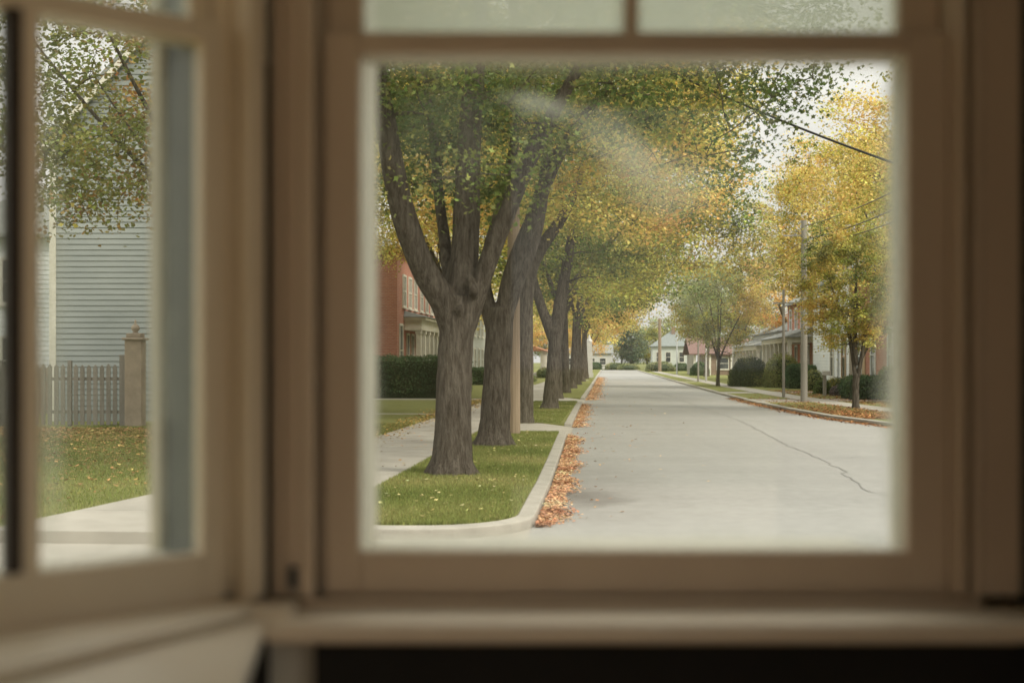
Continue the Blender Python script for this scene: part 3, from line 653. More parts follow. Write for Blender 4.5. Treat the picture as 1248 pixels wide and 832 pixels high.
for i,(s,t,r0,cols) in enumerate(rest):
    b=W(t,s,ZL); rad=(6.4-.15*i,5.4,4.9-.1*i); c=W(t+1.3,s,9.0-.1*i); L,RR=auto_limbs(b,4.6,r0*.62,c,rad,4,seed=50+i)
    tree('maple_tree',b,L,RR,c,rad,360,58,.18,[(a,np.maximum(c_*1.15,GREEN)) for a,c_ in cols],'dark-trunked street tree far down the row, one of six overlapping trunks before the white pier',ROWG,seed=10+i,cr=.8,lo=-.82,freq=.22)
EXTRA_MARK=1
# yard trees left --------------------------------------------------
def simple_tree(t,s,h,rad,cz,hf,r0,cols,label,group=None,ncl=220,nl=60,ls=.2,seed=0,lo=-1,gap=.35,cr=.75,name='shade_tree',dt=0,ds=0,n=4,freq=.3,shell=.45,z=ZL,twig=.012,ex=None):
    b=W(t,s,z); c=W(t+dt,s+ds,cz); L,RR=auto_limbs(b,hf,r0,c,rad,n,seed=seed+200)
    return tree(name,b,L,RR,c,rad,ncl,nl,ls,cols,label,group,seed=seed,cr=cr,lo=lo,gap=gap,freq=freq,shell=shell,twig=twig,extra=ex)
simple_tree(-14.2,50,0,(6.4,5,4.6),10.2,4.0,.3,[(0,OLIVE),(.4,YG),(.8,GOLD)],'yellow-green tree in the yard before the brick house, seen behind the first trunk',ncl=330,nl=70,ls=.15,seed=31)
simple_tree(-7.45,60,0,(5.6,5,4.6),11.0,5,.2,[(0,OLIVE),(.4,YG),(.9,GOLD)],'olive-gold tree behind the first trunk, over the upper windows of the brick house',ncl=380,nl=70,ls=.15,seed=36,lo=-.85,dt=-1.2,ex=[at(rng.uniform(456,530),rng.uniform(215,322),58+rng.uniform(-2,2)) for _ in range(34)])
simple_tree(-15.5,60,0,(4,4,3),9,5,.25,[(0,YG),(.5,GOLD),(.9,ORG*.9)],'golden tree over the near corner of the brick house',ncl=160,nl=60,ls=.16,seed=32)
simple_tree(-12,90,0,(4.5,4.5,4.4),7.6,3.2,.25,[(0,YG),(.5,GOLD),(.9,GOLD)],'golden yard tree left of the fourth trunk, beyond the brick house',ncl=200,nl=60,ls=.2,seed=33)
simple_tree(-10,128,0,(5,5,4.6),7.6,3.2,.25,[(0,YG),(.5,GOLD),(.9,ORG)],'golden yard tree behind the orange-roofed porch',ncl=180,nl=50,ls=.24,seed=34)
# tree by side window
exs=[at(x,y,28+random.uniform(-1.5,1.5)) for x,y in [(70,60),(90,80),(80,120),(110,110),(140,120),(165,110),(180,140),(120,150),(95,170),(150,165),(175,175),(130,190),(160,200),(185,200),(115,215),(90,225),(140,225),(165,230),(180,215),(100,250),(125,245),(85,268),(110,270),(70,275),(150,185),(60,90),(5,60),(8,110),(3,140),(10,170),(2,90),(190,120),(130,90),(170,150),(145,140)]]
simple_tree(-8.2,27.5,0,(4.4,3.4,3.4),7.9,3.6,.13,[(0,GREEN),(.35,OLIVE*.8),(.55,OLIVE),(.7,RUST),(.85,YG),(1,GOLD)],'thinning autumn tree whose twiggy branches hang before the blue-grey siding house',ncl=300,nl=75,ls=.115,seed=35,dt=-1.8,gap=.28,cr=.5,n=6,lo=-.85,twig=.010,ex=exs)
# right side --------------------------------------------------------
ba=gnd(1043,497); Y=ba.y; k=Y/F
L=[[at(1043,503,Y),at(1043,497,Y),at(1043,490,Y),at(1043,470,Y),at(1044,455,Y)]]; RR=[[6.5*k,5.2*k,4.2*k,4*k,4.4*k]]
L.append(px_limb([(1043,462),(1039,430),(1033,400),(1022,372),(1012,345)],Y,.4)); RR.append([x*k for x in (3,2.6,2.2,1.7,1)])
L.append(px_limb([(1045,462),(1051,430),(1056,400),(1068,370),(1078,350)],Y,-.4)); RR.append([x*k for x in (3,2.4,2,1.4,.8)])
L.append(px_limb([(1043,445),(1042,400),(1043,360),(1044,315)],Y,.2)); RR.append([x*k for x in (3,2.6,2,1)])
L.append(px_limb([(1049,440),(1062,415),(1072,395)],Y,.5)); RR.append([x*k for x in (1.6,1.1,.7)])
tree('young_maple_tree',ba,L,RR,at(1038,348,Y),(2.0,1.9,2.6),380,85,.09,[(0,GREEN),(.3,OLIVE),(.55,YG),(.85,GOLD)],
     'small forked tree on the leaf-strewn right verge, green below and gold on top',seed=21,cr=.30,lo=-.9,freq=.9,gap=.3)
simple_tree(7.95,93,0,(3.5,3.3,3.3),5.6,1.8,.13,[(0,OLIVE),(.3,GREY*1.2),(.5,YG),(1,GOLD)],'olive-green young tree on the right verge beside two thin posts',ncl=300,nl=62,ls=.13,seed=22,cr=.5,name='young_maple_tree',gap=.3)
simple_tree(15.8,88,0,(5.6,5.2,6.2),11.2,5.0,.32,[(0,OLIVE),(.3,YG),(.55,GOLD*.95),(.9,GOLD)],'tall golden tree rising between the white house and the brick porch house',ncl=620,nl=100,ls=.16,seed=23,gap=.4,name='golden_tree')
simple_tree(15.5,68,0,(4.6,4.6,5.0),9.6,4.5,.28,[(0,OLIVE),(.3,YG),(.6,GOLD*.9),(.95,GOLD)],'gold and olive tree above the nearest right-hand brick house',ncl=380,nl=80,ls=.15,ex=[at(rng.uniform(965,1095),rng.uniform(170,345),60+rng.uniform(-3,3)) for _ in range(90)]+[at(rng.uniform(1010,1100),rng.uniform(118,185),62+rng.uniform(-3,3)) for _ in range(40)],seed=24,gap=.3,name='golden_tree')
simple_tree(14.5,41,0,(5.6,4.5,3.6),11.6,5.0,.25,[(0,GREEN),(.5,OLIVE),(.9,YG)],'sparse green tree reaching in at the top right corner of the glass',ncl=150,nl=38,ls=.12,seed=25,gap=.15,cr=.5,twig=.016)
simple_tree(16.5,116,0,(5.0,5,4.4),7.8,3.6,.28,[(0,YG),(.3,GOLD),(.8,ORG)],'orange-gold tree above the white porch house',ncl=280,nl=55,ls=.2,seed=26,name='golden_tree')
simple_tree(13.5,133,0,(5,5,5.0),8.6,3.6,.28,[(0,GREY),(.5,OLIVE),(.9,YG)],'grey-green tree behind the young verge tree',ncl=240,nl=55,ls=.22,seed=27)
simple_tree(11.5,150,0,(4.2,4,4.6),9.5,4,.28,[(0,GREY*.9),(.6,GREY),(1,PALEG)],'pale grey-green tree before the red-roofed house',ncl=190,nl=50,ls=.24,seed=28)
# far end ------------------------------------------------------------
far=[(-3.5,222,(6,5,4.6),7.4,2.4,[(0,YG),(.4,GOLD),(.9,ORG)],'broad golden tree at the far end of the street'),
     (-9,240,(6,5,5.0),8.0,2.4,[(0,GOLD),(.9,ORG)],'orange tree left of the broad golden one at the street end'),
     (5.2,278,(3.0,3,5.0),5.6,.8,[(0,np.array((.14,.17,.10))),(.6,np.array((.17,.21,.13))),(1,GREY)],'dark bluish-green tree at the street end'),
     (9,290,(3.6,3,4.2),5.4,1.2,[(0,GREY),(.6,OLIVE),(1,YG)],'olive tree between the dark tree and the green-roofed house'),
     (22,262,(5,5,5.0),8.5,3,[(0,GREY),(.6,OLIVE),(1,YG)],'olive tree right of the green-roofed house'),
     (14,196,(3.6,3.5,4.2),9.6,4,[(0,GREY),(.6,GREY),(1,OLIVE)],'thin grey-green tree arching over the far poles')]
for i,(t,s,rad,cz,hf,cols,lab) in enumerate(far):
    simple_tree(t,s,0,rad,cz,hf,.25,cols,lab,ncl=170,nl=50,ls=.32,seed=60+i,cr=.9,gap=.4)
for i in range(16):                                # line of trees closing the horizon
    t=-75+i*10+random.uniform(-3,3); s=random.uniform(330,400)
    simple_tree(t,s,0,(7,6,6),8.5+random.uniform(-1,2),2,.3,random.choice([[(0,GREY),(.6,OLIVE),(1,YG)],[(0,YG),(.5,GOLD),(1,ORG)],[(0,GREEN),(.6,OLIVE),(1,GREY)]]),
        'distant tree in the line of trees beyond the end of the street','distant trees beyond the street end',ncl=110,nl=36,ls=.6,seed=80+i,cr=1.4,n=3)

def hedge(name,label,cx,cy,rz,sx,sy,sz,n,ls,cols,round_=False,cat='hedge',group=None,seed=0,z=ZL):
    """clipped hedge or bush: leafy shell with uneven surface"""
    if round_:
        q=rng.normal(size=(n,3)); q/=np.linalg.norm(q,axis=1)[:,None]; q[:,2]=np.abs(q[:,2])*1.0
        q=np.sign(q)*np.abs(q)**.85; q*=rng.uniform(.78,1.02,(n,1)); p=q*np.array([sx/2,sy/2,sz]); 
        p[:,2]=np.maximum(p[:,2],.02)
        low=rng.random(n)<.25; p[low,2]=rng.random(low.sum())*sz*.5
    else:
        q=rng.uniform(-1,1,(n,3)); f=rng.integers(0,3,n); sgn=np.sign(rng.normal(size=n))
        for a in range(3): q[f==a,a]=sgn[f==a]
        q*=rng.uniform(.86,1.0,(n,1)); 
        rr=np.sum(q**4,axis=1)**(1/4.); mm=np.abs(q).max(axis=1); q*=(mm/rr)[:,None]*(1+.05*vnoise(q*3,1.3,seed+3))[:,None]
        p=(q*np.array([sx/2,sy/2,sz/2])+np.array([0,0,sz/2]))
    p*=(1+.07*vnoise(p,1.6,seed))[:,None]; p+=rng.normal(0,.03,(n,3)); p[:,2]=np.maximum(p[:,2],.01)
    tint=palette(p,cols,.9,seed)
    o=np_mesh(name,kites(p,ls,tint,.1),4,M['leaf'],None,tint)
    # woody core so it is not hollow
    o.location=(cx,cy,z); o.rotation_euler=(0,0,rz)
    core=MB(); m=8
    if round_: core.lathe([(sx*.36,0),(sx*.40,sz*.3),(sx*.34,sz*.62),(sx*.18,sz*.82)],(0,0,0.02),12)
    else: core.box(-sx*.42,sx*.42,-sy*.40,sy*.40,.0,sz*.86)
    c=core.build('stems',M['hedgecore'],o)
    return tag(o,label,cat,group)
M['hedgecore']=mottled('hedge_inner_foliage',(.03,.045,.018),(.045,.06,.022),9,.9,.6,.03,25)
DH=[(0,np.array((.06,.10,.045))),(.6,np.array((.105,.16,.07))),(1,np.array((.18,.235,.10)))]
p=W(-10.3,61.8); hedge('hedge','long dark green hedge along the front of the left brick house',p.x,p.y,-A,7.5,2.6,2.05,26000,.085,DH,seed=1)
p=W(-8.6,96); hedge('hedge','low dark hedge beyond the brick house, between the first two trunks',p.x,p.y,-A,4,2,1.3,5000,.12,DH,seed=2)
p=W(9.95,91); hedge('bush','big round dark bush beside the white porch house on the right',p.x,p.y,0,2.9,2.9,2.05,12000,.10,[(0,np.array((.05,.075,.03))),(.7,np.array((.075,.10,.04))),(1,OLIVE)],True,'bush',seed=3)
p=W(11.9,88); hedge('bush','tall olive bush in front of the brick porch on the right',p.x,p.y,-A,2.7,2.6,2.25,12000,.10,[(0,np.array((.09,.11,.035))),(.6,OLIVE),(1,YG)],True,'bush',seed=4)
p=W(12.6,84.5); hedge('hedge','dark square-clipped hedge beside the olive bush',p.x,p.y,-A,2.1,2.0,1.55,8000,.09,DH,seed=5)
p=W(12.1,61.3); hedge('hedge','dark low hedge under the windows of the nearest right brick house',p.x,p.y,-A,2.1,3.4,1.1,9000,.08,DH,seed=6)
p=W(13.0,60.0); hedge('bush','small leafy green bush above the dark low hedge',p.x,p.y,0,1.4,1.4,1.65,4500,.09,[(0,GREEN),(1,OLIVE)],True,'bush',seed=7)
for i,(px,py,sx,sz,cc,lab) in enumerate([(992,476,1.3,1.35,OLIVE,'loose dark shrub at the foot of the white siding corner'),(1018,479,1.2,.9,YG,'yellowish garden shrub beside the mailbox post'),
      (1030,482,1.5,.6,np.array((.20,.16,.15)),'low greyish-mauve garden plant under the tan panel'),(1002,480,.9,.8,GREEN,'small green shrub just left of the mailbox post'),(1008,470,1.2,1.0,GREEN,'leafy shrub right behind the mailbox post')]):
    g_=gnd(px,py); hedge('garden_shrub',lab,g_.x,g_.y,0,sx,sx,sz,2200,.09,[(0,DGREEN),(.5,cc*.7),(1,cc)],True,'shrub',seed=20+i)
for i,(t,s,sx,sz,lab) in enumerate([(15.6,128,4,2.6,'dark tall hedge behind the young verge tree'),(11.3,158,2.4,1.6,'dark bush left of the red-roofed porch'),(9.3,226,5.5,1.7,'clipped pale green bush before the green-roofed house'),
      (4.5,272,5,1.2,'low pale shrubs where the street ends'),(13.5,235,3,1.5,'dark bush at the corner of the green-roofed house'),(1.5,276,4,1.5,'grey-green low shrubs under the golden end tree'),
      (-2.6,274,3,1.6,'dark shrub at the left end of the street'),(-6.4,136,2.2,1.1,'pale shrub before the orange-roofed porch'),(-7.6,110,3,1.0,'low shrub on the left lawn behind the trunks')]):
    p=W(t,s); hedge('bush',lab,p.x,p.y,-A,sx,sx*.7,sz,4500,.2,DH if 'dark' in lab else [(0,GREEN),(.5,GREY),(1,PALEG)],i not in (0,),'bush',seed=40+i)

# ------------------------------------------------------------------ fallen leaves, grass
def scatter(fn,n,size,cols,name,z,label,cat,spread=.012):
    p=fn(n); P=np.array([tuple(W(t,s,z)) for t,s in p]); P[:,2]+=np.abs(rng.normal(0,spread,len(P)))
    nrm=len(P); tint=palette(P,cols,2.0,3,.3)
    v=kites(P,size,tint,1.6); v=v.reshape(-1,4,3); v[:,:,2]=np.maximum(v[:,:,2],z+.002); 
    o=np_mesh(name,v.reshape(-1,3),4,M['dryleaf'],None,tint); tag(o,label,cat,None,'stuff'); return o
DRY=[(0,np.array((.34,.15,.08))),(.4,np.array((.50,.27,.15))),(.7,np.array((.58,.38,.22))),(1,np.array((.60,.48,.30)))]
def pile(n):
    s=np.where(rng.random(n)<.72,rng.uniform(14.6,32.2,n),rng.uniform(36.5,56,n)); w=np.where(s<34,.27,.36)*(1+.25*np.sin(s*1.7)+.15*np.sin(s*4.1))
    w=w*np.clip((s-14.2)/.9,0.15,1)
    u=np.abs(rng.normal(0,.5,n)); u=np.where(u>1.5,.3,u)
    t=np.array([kl(x) for x in s])+.03+u*w; return np.stack([t,s],1)
scatter(pile,26000,.05,DRY,'fallen_leaves',.002,'orange-brown fallen leaves heaped in the gutter along the left kerb','leaves',.028)
def pile2(n):
    s=rng.uniform(62,150,n); t=np.array([kl(x) for x in s])+.05+np.abs(rng.normal(0,.35,n)); return np.stack([t,s],1)
scatter(pile2,7000,.10,DRY,'fallen_leaves',.002,'thin strip of fallen leaves in the gutter further down the left kerb','leaves',.02)
def rverge(n):
    s=40+rng.exponential(6,n); s=np.where(s>70,rng.uniform(38,50,n),s); lo_=np.array([kr(x) for x in s])-.35; hi_=np.array([interp(SW,x) for x in s])-.5
    t=lo_+(hi_-lo_)*rng.random(n)**1.2; return np.stack([t,s],1)
def rv_split(n): 
    q=rverge(n*2); k_=np.array([kr(s) for t,s in q]); return q[q[:,0]>k_+.2][:n]
def rv_gut(n):
    s=rng.uniform(33,66,n); t=np.array([kr(x) for x in s])-np.abs(rng.normal(0,.22,n)); return np.stack([t,s],1)
BRN=[(0,np.array((.16,.07,.03))),(.5,np.array((.30,.14,.06))),(1,np.array((.42,.24,.10)))]
scatter(rv_split,6500,.075,BRN,'fallen_leaves',ZL,'rust-brown fallen leaves over the grass under the small right-hand tree','leaves',.02)
scatter(rv_gut,4000,.085,BRN,'fallen_leaves',.003,'brown fallen leaves in the gutter at the right kerb','leaves',.02)
def rlawn(n):
    s=rng.uniform(45,80,n); t=np.array([interp(SW,x) for x in s])+.7+rng.random(n)*3; return np.stack([t,s],1)
scatter(rlawn,5000,.085,BRN,'fallen_leaves',ZL,'fallen leaves on the right-hand front lawn before the houses','leaves',.02)
def lyard(n):
    k_=rng.random(n); s=33-rng.exponential(5.5,n); s=np.clip(s,14,34.5); t=rng.uniform(-17,-6.8,n); return np.stack([t,s],1)
scatter(lyard,16000,.085,[(0,np.array((.22,.12,.05))),(.5,np.array((.36,.22,.09))),(1,np.array((.48,.36,.14)))],'fallen_leaves',ZL,'tan fallen leaves over the lawn in front of the picket fence','leaves',.02)
def sparse(n):
    s=rng.uniform(14.2,57,n); t=rng.uniform(-3.1,-1.2,n); ok=(s<32)|(s>37); return np.stack([t,s],1)[ok]
scatter(sparse,800,.065,[(0,np.array((.40,.34,.10))),(1,np.array((.55,.50,.30)))],'fallen_leaves',ZL+.02,'few yellow leaves scattered over the left grass verges','leaves',.015)
def edge(n):
    s=rng.uniform(18,60,n); t=np.array([swl(x) for x in s])+rng.normal(-.25,.35,n); return np.stack([t,s],1)
scatter(edge,3800,.075,[(0,np.array((.30,.16,.05))),(1,np.array((.50,.36,.12)))],'fallen_leaves',ZL+.006,'fallen leaves along the lawn edge of the left sidewalk','leaves',.012)
def walk(n):
    s=rng.uniform(16,50,n); t=rng.uniform(-5.3,-3.2,n); return np.stack([t,s],1)
scatter(walk,160,.08,[(0,np.array((.40,.20,.08))),(1,np.array((.50,.32,.16)))],'fallen_leaves',ZL+.006,'single orange leaves lying on the left sidewalk','leaves',.01)
def rroad(n):
    s=rng.uniform(15,60,n); t=kl(30)+rng.exponential(.9,n); return np.stack([t,s],1)
scatter(rroad,260,.07,DRY,'fallen_leaves',.006,'single stray leaves on the road near the left kerb','leaves',.008)

def blades(fn,n,h,name,label,z=ZL):
    q=fn(n); P=np.array([tuple(W(t,s,z)) for t,s in q]); n=len(P)
    a=rng.uniform(0,2*PI,n); d=np.stack([np.cos(a),np.sin(a),np.zeros(n)],1)*.006; l=rng.normal(0,.35,(n,3)); l[:,2]=1
    H=(h*rng.uniform(.5,1.25,n))[:,None]; v=np.stack([P-d,P+d,P+l*H],1).reshape(-1,3)
    tint=palette(P,[(0,np.array((.165,.195,.055))),(.5,np.array((.22,.245,.075))),(1,np.array((.30,.29,.11)))],.8,9,.2)
    o=np_mesh(name,v,3,M['blade'],None,tint); tag(o,label,'grass',None,'stuff')
def gv(n):
    s=13.8+18.4*rng.random(n)**1.3; t=rng.uniform(-3.25,-1.03,n); k_=(t<np.array([kl(x) for x in s])-.21)&~((s<14.85)&(t>-2.13)&((s-14.85)**2+(t+2.13)**2>1.08**2)); return np.stack([t,s],1)[k_]
blades(gv,110000,.05,'grass','short green grass blades on the near left verge around the first two trunks')
def gl(n):
    s=rng.uniform(13.5,36,n); t=rng.uniform(-13.5,0,n); e=np.array([swl(x) for x in s]); t=e-.02-rng.random(n)*8.5; return np.stack([t,s],1)
blades(gl,110000,.05,'grass','short grass blades on the lawn before the picket fence')
def gv2(n):
    s=rng.uniform(36.8,56.8,n); t=rng.uniform(-3.2,-1.33,n); return np.stack([t,s],1)
blades(gv2,40000,.05,'grass','short grass blades on the second left verge')

# ------------------------------------------------------------------ buildings
def house_root(name,label,t,s,cat='house',group=None):
    p=W(t,s,0); return tag(empty(name,(p.x,p.y,ZL),-A),label,cat,group)
# local frame: x across the street, y along it, z up from the lawn
def clap(mb,axis,fix,out,a0,a1,z0,z1,step=.16,clip=None):
    """lapped boards on a wall plane; axis 'y': wall runs along y at x=fix"""
    z=z0
    while z<z1-.01:
        h=min(step,z1-z); l,r=(a0,a1) if clip is None else clip(z+h*.5)
        if r-l>.05:
            e0,e1=out*.028,out*.004
            def P(a,o,zz): return (fix+o,a,zz) if axis=='y' else (a,fix+o,zz)
            mb.add([P(l,0,z),P(r,0,z),P(r,e0,z),P(l,e0,z),P(l,0,z+h),P(r,0,z+h),P(r,e1,z+h),P(l,e1,z+h)],
                   [(0,1,2,3),(3,2,6,7),(0,3,7,4),(1,5,6,2)])
        z+=h
def add_window(root,axis,fix,out,a,z,w,h,mat_tr='trim',sill=True,bars=1,curt=False):
    def B(mb,a0,a1,o0,o1,z0,z1):
        x0,x1=sorted((fix+out*o0,fix+out*o1))
        if axis=='y': mb.box(x0,x1,a0,a1,z0,z1)
        else: mb.box(a0,a1,x0,x1,z0,z1)
    f=MB(); fw=.09
    B(f,a-w/2-fw,a-w/2,.004,.07,z-fw,z+h+fw); B(f,a+w/2,a+w/2+fw,.004,.07,z-fw,z+h+fw); B(f,a-w/2,a+w/2,.004,.07,z+h,z+h+fw*1.3); B(f,a-w/2,a+w/2,.004,.07,z-fw,z)
    B(f,a-w/2,a+w/2,.02,.06,z+h*.5-.03,z+h*.5+.03)
    if bars>1: B(f,a-.02,a+.02,.02,.055,z,z+h)
    fo=f.build('window',M[mat_tr],root)
    pn=MB(); B(pn,a-w/2+.001,a+w/2-.001,.003,.015,z+.001,z+h-.001); pn.build('pane',M['pane'],fo)
    if sill:
        s_=MB(); B(s_,a-w/2-fw-.05,a+w/2+fw+.05,.004,.13,z-fw-.07,z-fw-.001); s_.build('sill',M[mat_tr],fo)
def gable_roof(root,x0,x1,y0,y1,z,h,along,mat,ov=.4,name='roof'):
    mb=MB(); t=.14
    if along=='y':
        xm=(x0+x1)/2; sl_=h/((x1-x0)/2); a,b=x0-ov,x1+ov; zz=z-ov*sl_
        pr=[(a,zz),(xm,z+h),(b,zz)]; pts=[]
        for y in (y0-ov,y1+ov):
            pts+=[(a,y,zz),(xm,y,z+h),(b,y,zz),(a,y,zz+t),(xm,y,z+h+t*1.2),(b,y,zz+t)]
    else:
        ym=(y0+y1)/2; sl_=h/((y1-y0)/2); a,b=y0-ov,y1+ov; zz=z-ov*sl_; pts=[]
        for x in (x0-ov,x1+ov):
            pts+=[(x,a,zz),(x,ym,z+h),(x,b,zz),(x,a,zz+t),(x,ym,z+h+t*1.2),(x,b,zz+t)]
    mb.add(pts,[(0,1,4,3),(1,2,5,4),(6,9,10,7),(7,10,11,8),(3,4,10,9),(4,5,11,10),(0,6,7,1),(1,7,8,2),(0,3,9,6),(2,8,11,5)])
    return mb.build(name,mat,root)
def hip_roof(root,x0,x1,y0,y1,z,h,mat,ov=.45,name='roof'):
    mb=MB(); X0,X1,Y0,Y1=x0-ov,x1+ov,y0-ov,y1+ov; m=min(X1-X0,Y1-Y0)/2
    if X1-X0>Y1-Y0: a,b=(X0+m,(Y0+Y1)/2),(X1-m,(Y0+Y1)/2)
    else: a,b=((X0+X1)/2,Y0+m),((X0+X1)/2,Y1-m)
    mb.add([(X0,Y0,z),(X1,Y0,z),(X1,Y1,z),(X0,Y1,z),(X0,Y0,z+.12),(X1,Y0,z+.12),(X1,Y1,z+.12),(X0,Y1,z+.12),(a[0],a[1],z+h),(b[0],b[1],z+h)],
      [(3,2,1,0),(0,1,5,4),(1,2,6,5),(2,3,7,6),(3,0,4,7)]+([(4,5,9,8),(5,6,9),(6,7,8,9),(7,4,8)] if X1-X0>Y1-Y0 else [(4,5,8),(5,6,9,8),(6,7,9),(7,4,8,9)]))
    return mb.build(name,mat,root)

# left blue-grey gabled house, seen through the side window
YH=38.0; hx0=(62-624)/F*YH; hx1=(385-624)/F*YH
r=tag(empty('siding_house',(hx0,YH,ZL),0),'blue-grey clapboard house with steep gable behind the picket fence','house')
wd=hx1-hx0; hz=at(0,172,YH).z-ZL; rise=wd/2*1.12
mb=MB(); mb.box(0,wd,.0,10,0,hz); mb.add([(0,0,hz),(wd,0,hz),(wd/2,0,hz+rise),(0,10,hz),(wd,10,hz),(wd/2,10,hz+rise)],[(0,1,2),(3,5,4)]); 
clap(mb,'x',0,-1,.16,wd-.16,.3,hz,.165); clap(mb,'x',0,-1,0,wd,hz,hz+rise-.2,.165,clip=lambda z:((z-hz)/rise*wd/2+.02,wd-(z-hz)/rise*wd/2-.02))
clap(mb,'y',wd,1,.16,9.8,.3,hz,.165)
mb.build('wall',M['siding'],r)
for a_,b_ in ((-.03,.16),(wd-.16,wd+.05)): tm=MB(); tm.box(a_,b_,-.05,.16,.0,hz); tm.build('corner_board',M['trim'],r)
sl_=rise/(wd/2)
rk=MB()
for sg in (0,1):
    X=lambda x: x if sg==0 else wd-x
    q=[(X(-.5),-.35,hz-.5*sl_-.02),(X(wd/2),-.35,hz+rise-.02),(X(wd/2),-.35,hz+rise-.28),(X(-.5),-.35,hz-.5*sl_-.26)]
    q2=[(a,b+.08,c) for a,b,c in q]; rk.add(q+q2,[(0,1,2,3),(4,7,6,5),(0,4,5,1),(1,5,6,2),(2,6,7,3),(3,7,4,0)])
rk.build('bargeboard',M['trim'],r)
gable_roof(r,0,wd,0,10,hz+.02,rise,'y',M['shingle'],.32)
add_window(r,'x',-.03,-1,3.9,1.2,1.0,1.7); add_window(r,'x',-.03,-1,3.9,4.4,1.0,1.6); add_window(r,'x',-.03,-1,6.0,1.2,1.0,1.7)
# pale neighbour further left
YN=46; r=tag(empty('siding_house',((-60-624)/F*YN,YN,ZL),0),'pale house edge left of the blue-grey gabled house','house')
w2=(56+60)/F*YN+1.0
mb=MB(); mb.box(0,w2,.0,9,0,6.2); clap(mb,'x',0,-1,0,w2,.3,6.2,.17); mb.build('wall',M['white'],r)
hip_roof(r,0,w2,0,9,6.2,2.2,M['shingle']); add_window(r,'x',-.03,-1,2.4,1.0,1.0,1.6); add_window(r,'x',-.03,-1,2.4,3.9,1.0,1.5)
bb=MB(); bb.box(w2-1.1,w2-.05,-1.2,-.04,0,1.55); bb.build('lean_to',M['brown'],r)

# left brick house
r=house_root('brick_house','red brick two-storey house with cream porch behind the long hedge',-10.9,66)
mb=MB(); mb.box(-9.5,0,0,15.5,0,7.6); mb.build('wall',M['brick'],r)
hip_roof(r,-9.5,0,0,15.5,7.6,2.6,M['shingle'])
add_window(r,'y',0,1,1.1,1.05,.95,2.6); 
for y in (2.2,4.2,6.2,8.6,10.8,13): add_window(r,'y',0,1,y,4.75,.95,1.55,bars=2)
add_window(r,'x',0,-1,-2.6,1.2,1.1,2.0); add_window(r,'x',0,-1,-2.6,4.7,1.1,1.6); add_window(r,'x',0,-1,-6.5,4.7,1.1,1.6)
for y in (3.45,5.15,6.85,8.55,10.25,11.95): add_window(r,'y',0,1,y,1.0,.8,2.2)
for y in (2.6,4.3,6.0,7.7,9.4,11.1,12.8): pc=MB(); pc.box(.62,.88,y-.15,y+.15,.3,3.45); pc.box(.58,.92,y-.19,y+.19,3.25,3.449); pc.build('porch_column',M['trim'],r)
pe=MB(); pe.box(.01,.95,2.3,13.1,3.45,4.0); pe.box(.01,1.2,2.1,13.3,4.0,4.14); pe.build('porch_entablature',M['trim'],r)
pr=MB(); pr.add([(.01,2.0,4.15),(1.3,2.0,4.15),(1.3,13.4,4.15),(.01,13.4,4.15),(.01,2.3,4.5),(.01,13.1,4.5)],[(0,1,4),(1,2,5,4),(2,3,5),(3,2,1,0),(0,4,5,3)]); pr.build('porch_roof',M['shingle'],r)
pf=MB(); pf.box(.01,1.1,2.2,13.2,0,.3); pf.build('porch_floor',M['concrete'],r)

# left further houses
r=house_root('siding_house','pale green house glimpsed between the first and second trunks',-10.2,96)
mb=MB(); mb.box(-9,0,0,13,0,5.6); clap(mb,'x',0,-1,-9,0,.3,5.6,.2); clap(mb,'y',0,1,0,13,.3,5.6,.2); mb.build('wall',M['mint'],r); hip_roof(r,-9,0,0,13,5.6,2.4,M['shingle'])
for y in (2,5,8,11): add_window(r,'y',.03,1,y,1.1,1,1.6); add_window(r,'y',.03,1,y,3.8,1,1.3)
r=house_root('brick_house','brick house with orange porch roof glimpsed left of the fourth trunk',-9.0,136)
mb=MB(); mb.box(-10,0,0,16,0,6.0); mb.build('wall',M['brick'],r); gable_roof(r,-10,0,0,16,6.0,2.6,'y',M['redshingle'])
for y in (2,5,8,11,14): add_window(r,'y',0,1,y,1.1,1.1,1.7); add_window(r,'y',0,1,y,3.9,1.1,1.4)
add_window(r,'x',0,-1,-2.5,1.1,1.1,1.7); add_window(r,'x',0,-1,-2.5,3.9,1.1,1.4)
for y in (.4,3.6,6.8,10): pc=MB(); pc.box(1.9,2.15,y-.12,y+.12,.3,2.9); pc.build('porch_column',M['trim'],r)
pr=MB(); pr.add([(.01,-.1,2.9),(2.5,-.1,2.9),(2.5,10.6,2.9),(.01,10.6,2.9),(.01,-.1,3.8),(.01,10.6,3.8)],[(0,1,4),(1,2,5,4),(2,3,5),(3,2,1,0),(0,4,5,3)]); pr.build('porch_roof',M['orange'],r)
pf=MB(); pf.box(.01,2.3,0,10.4,0,.5); pf.build('porch_floor',M['stone'],r)

# right row
FT=13.5
r=house_root('brick_house','nearest right-hand brick house with tall white-framed windows behind the small forked tree',FT,54)
mb=MB(); mb.box(0,9,0,17.6,0,6.4); mb.build('wall',M['brick'],r); gable_roof(r,0,9,0,17.6,6.4,2.8,'y',M['shingle'],.35)
for y in (1.5,4.6,8.2,12.2): add_window(r,'y',0,-1,y,.9,1.05,2.4,'white'); add_window(r,'y',0,-1,y,4.1,1.05,1.6,'white')
tp=MB(); tp.box(-.06,-.003,14.2,16.6,.3,3.8); tp.build('tan_panel',M['tan'],r); add_window(r,'y',-.06,-1,15.4,.9,.9,2.3,'white')
db=MB(); db.box(-.10,-.003,5.9,6.7,.25,3.3); db.build('white_pilaster',M['white'],r)
add_window(r,'x',0,-1,2.2,1,1.1,2.0,'white')
r=house_root('siding_house','white clapboard house behind the thick grey pole',FT,72.6)
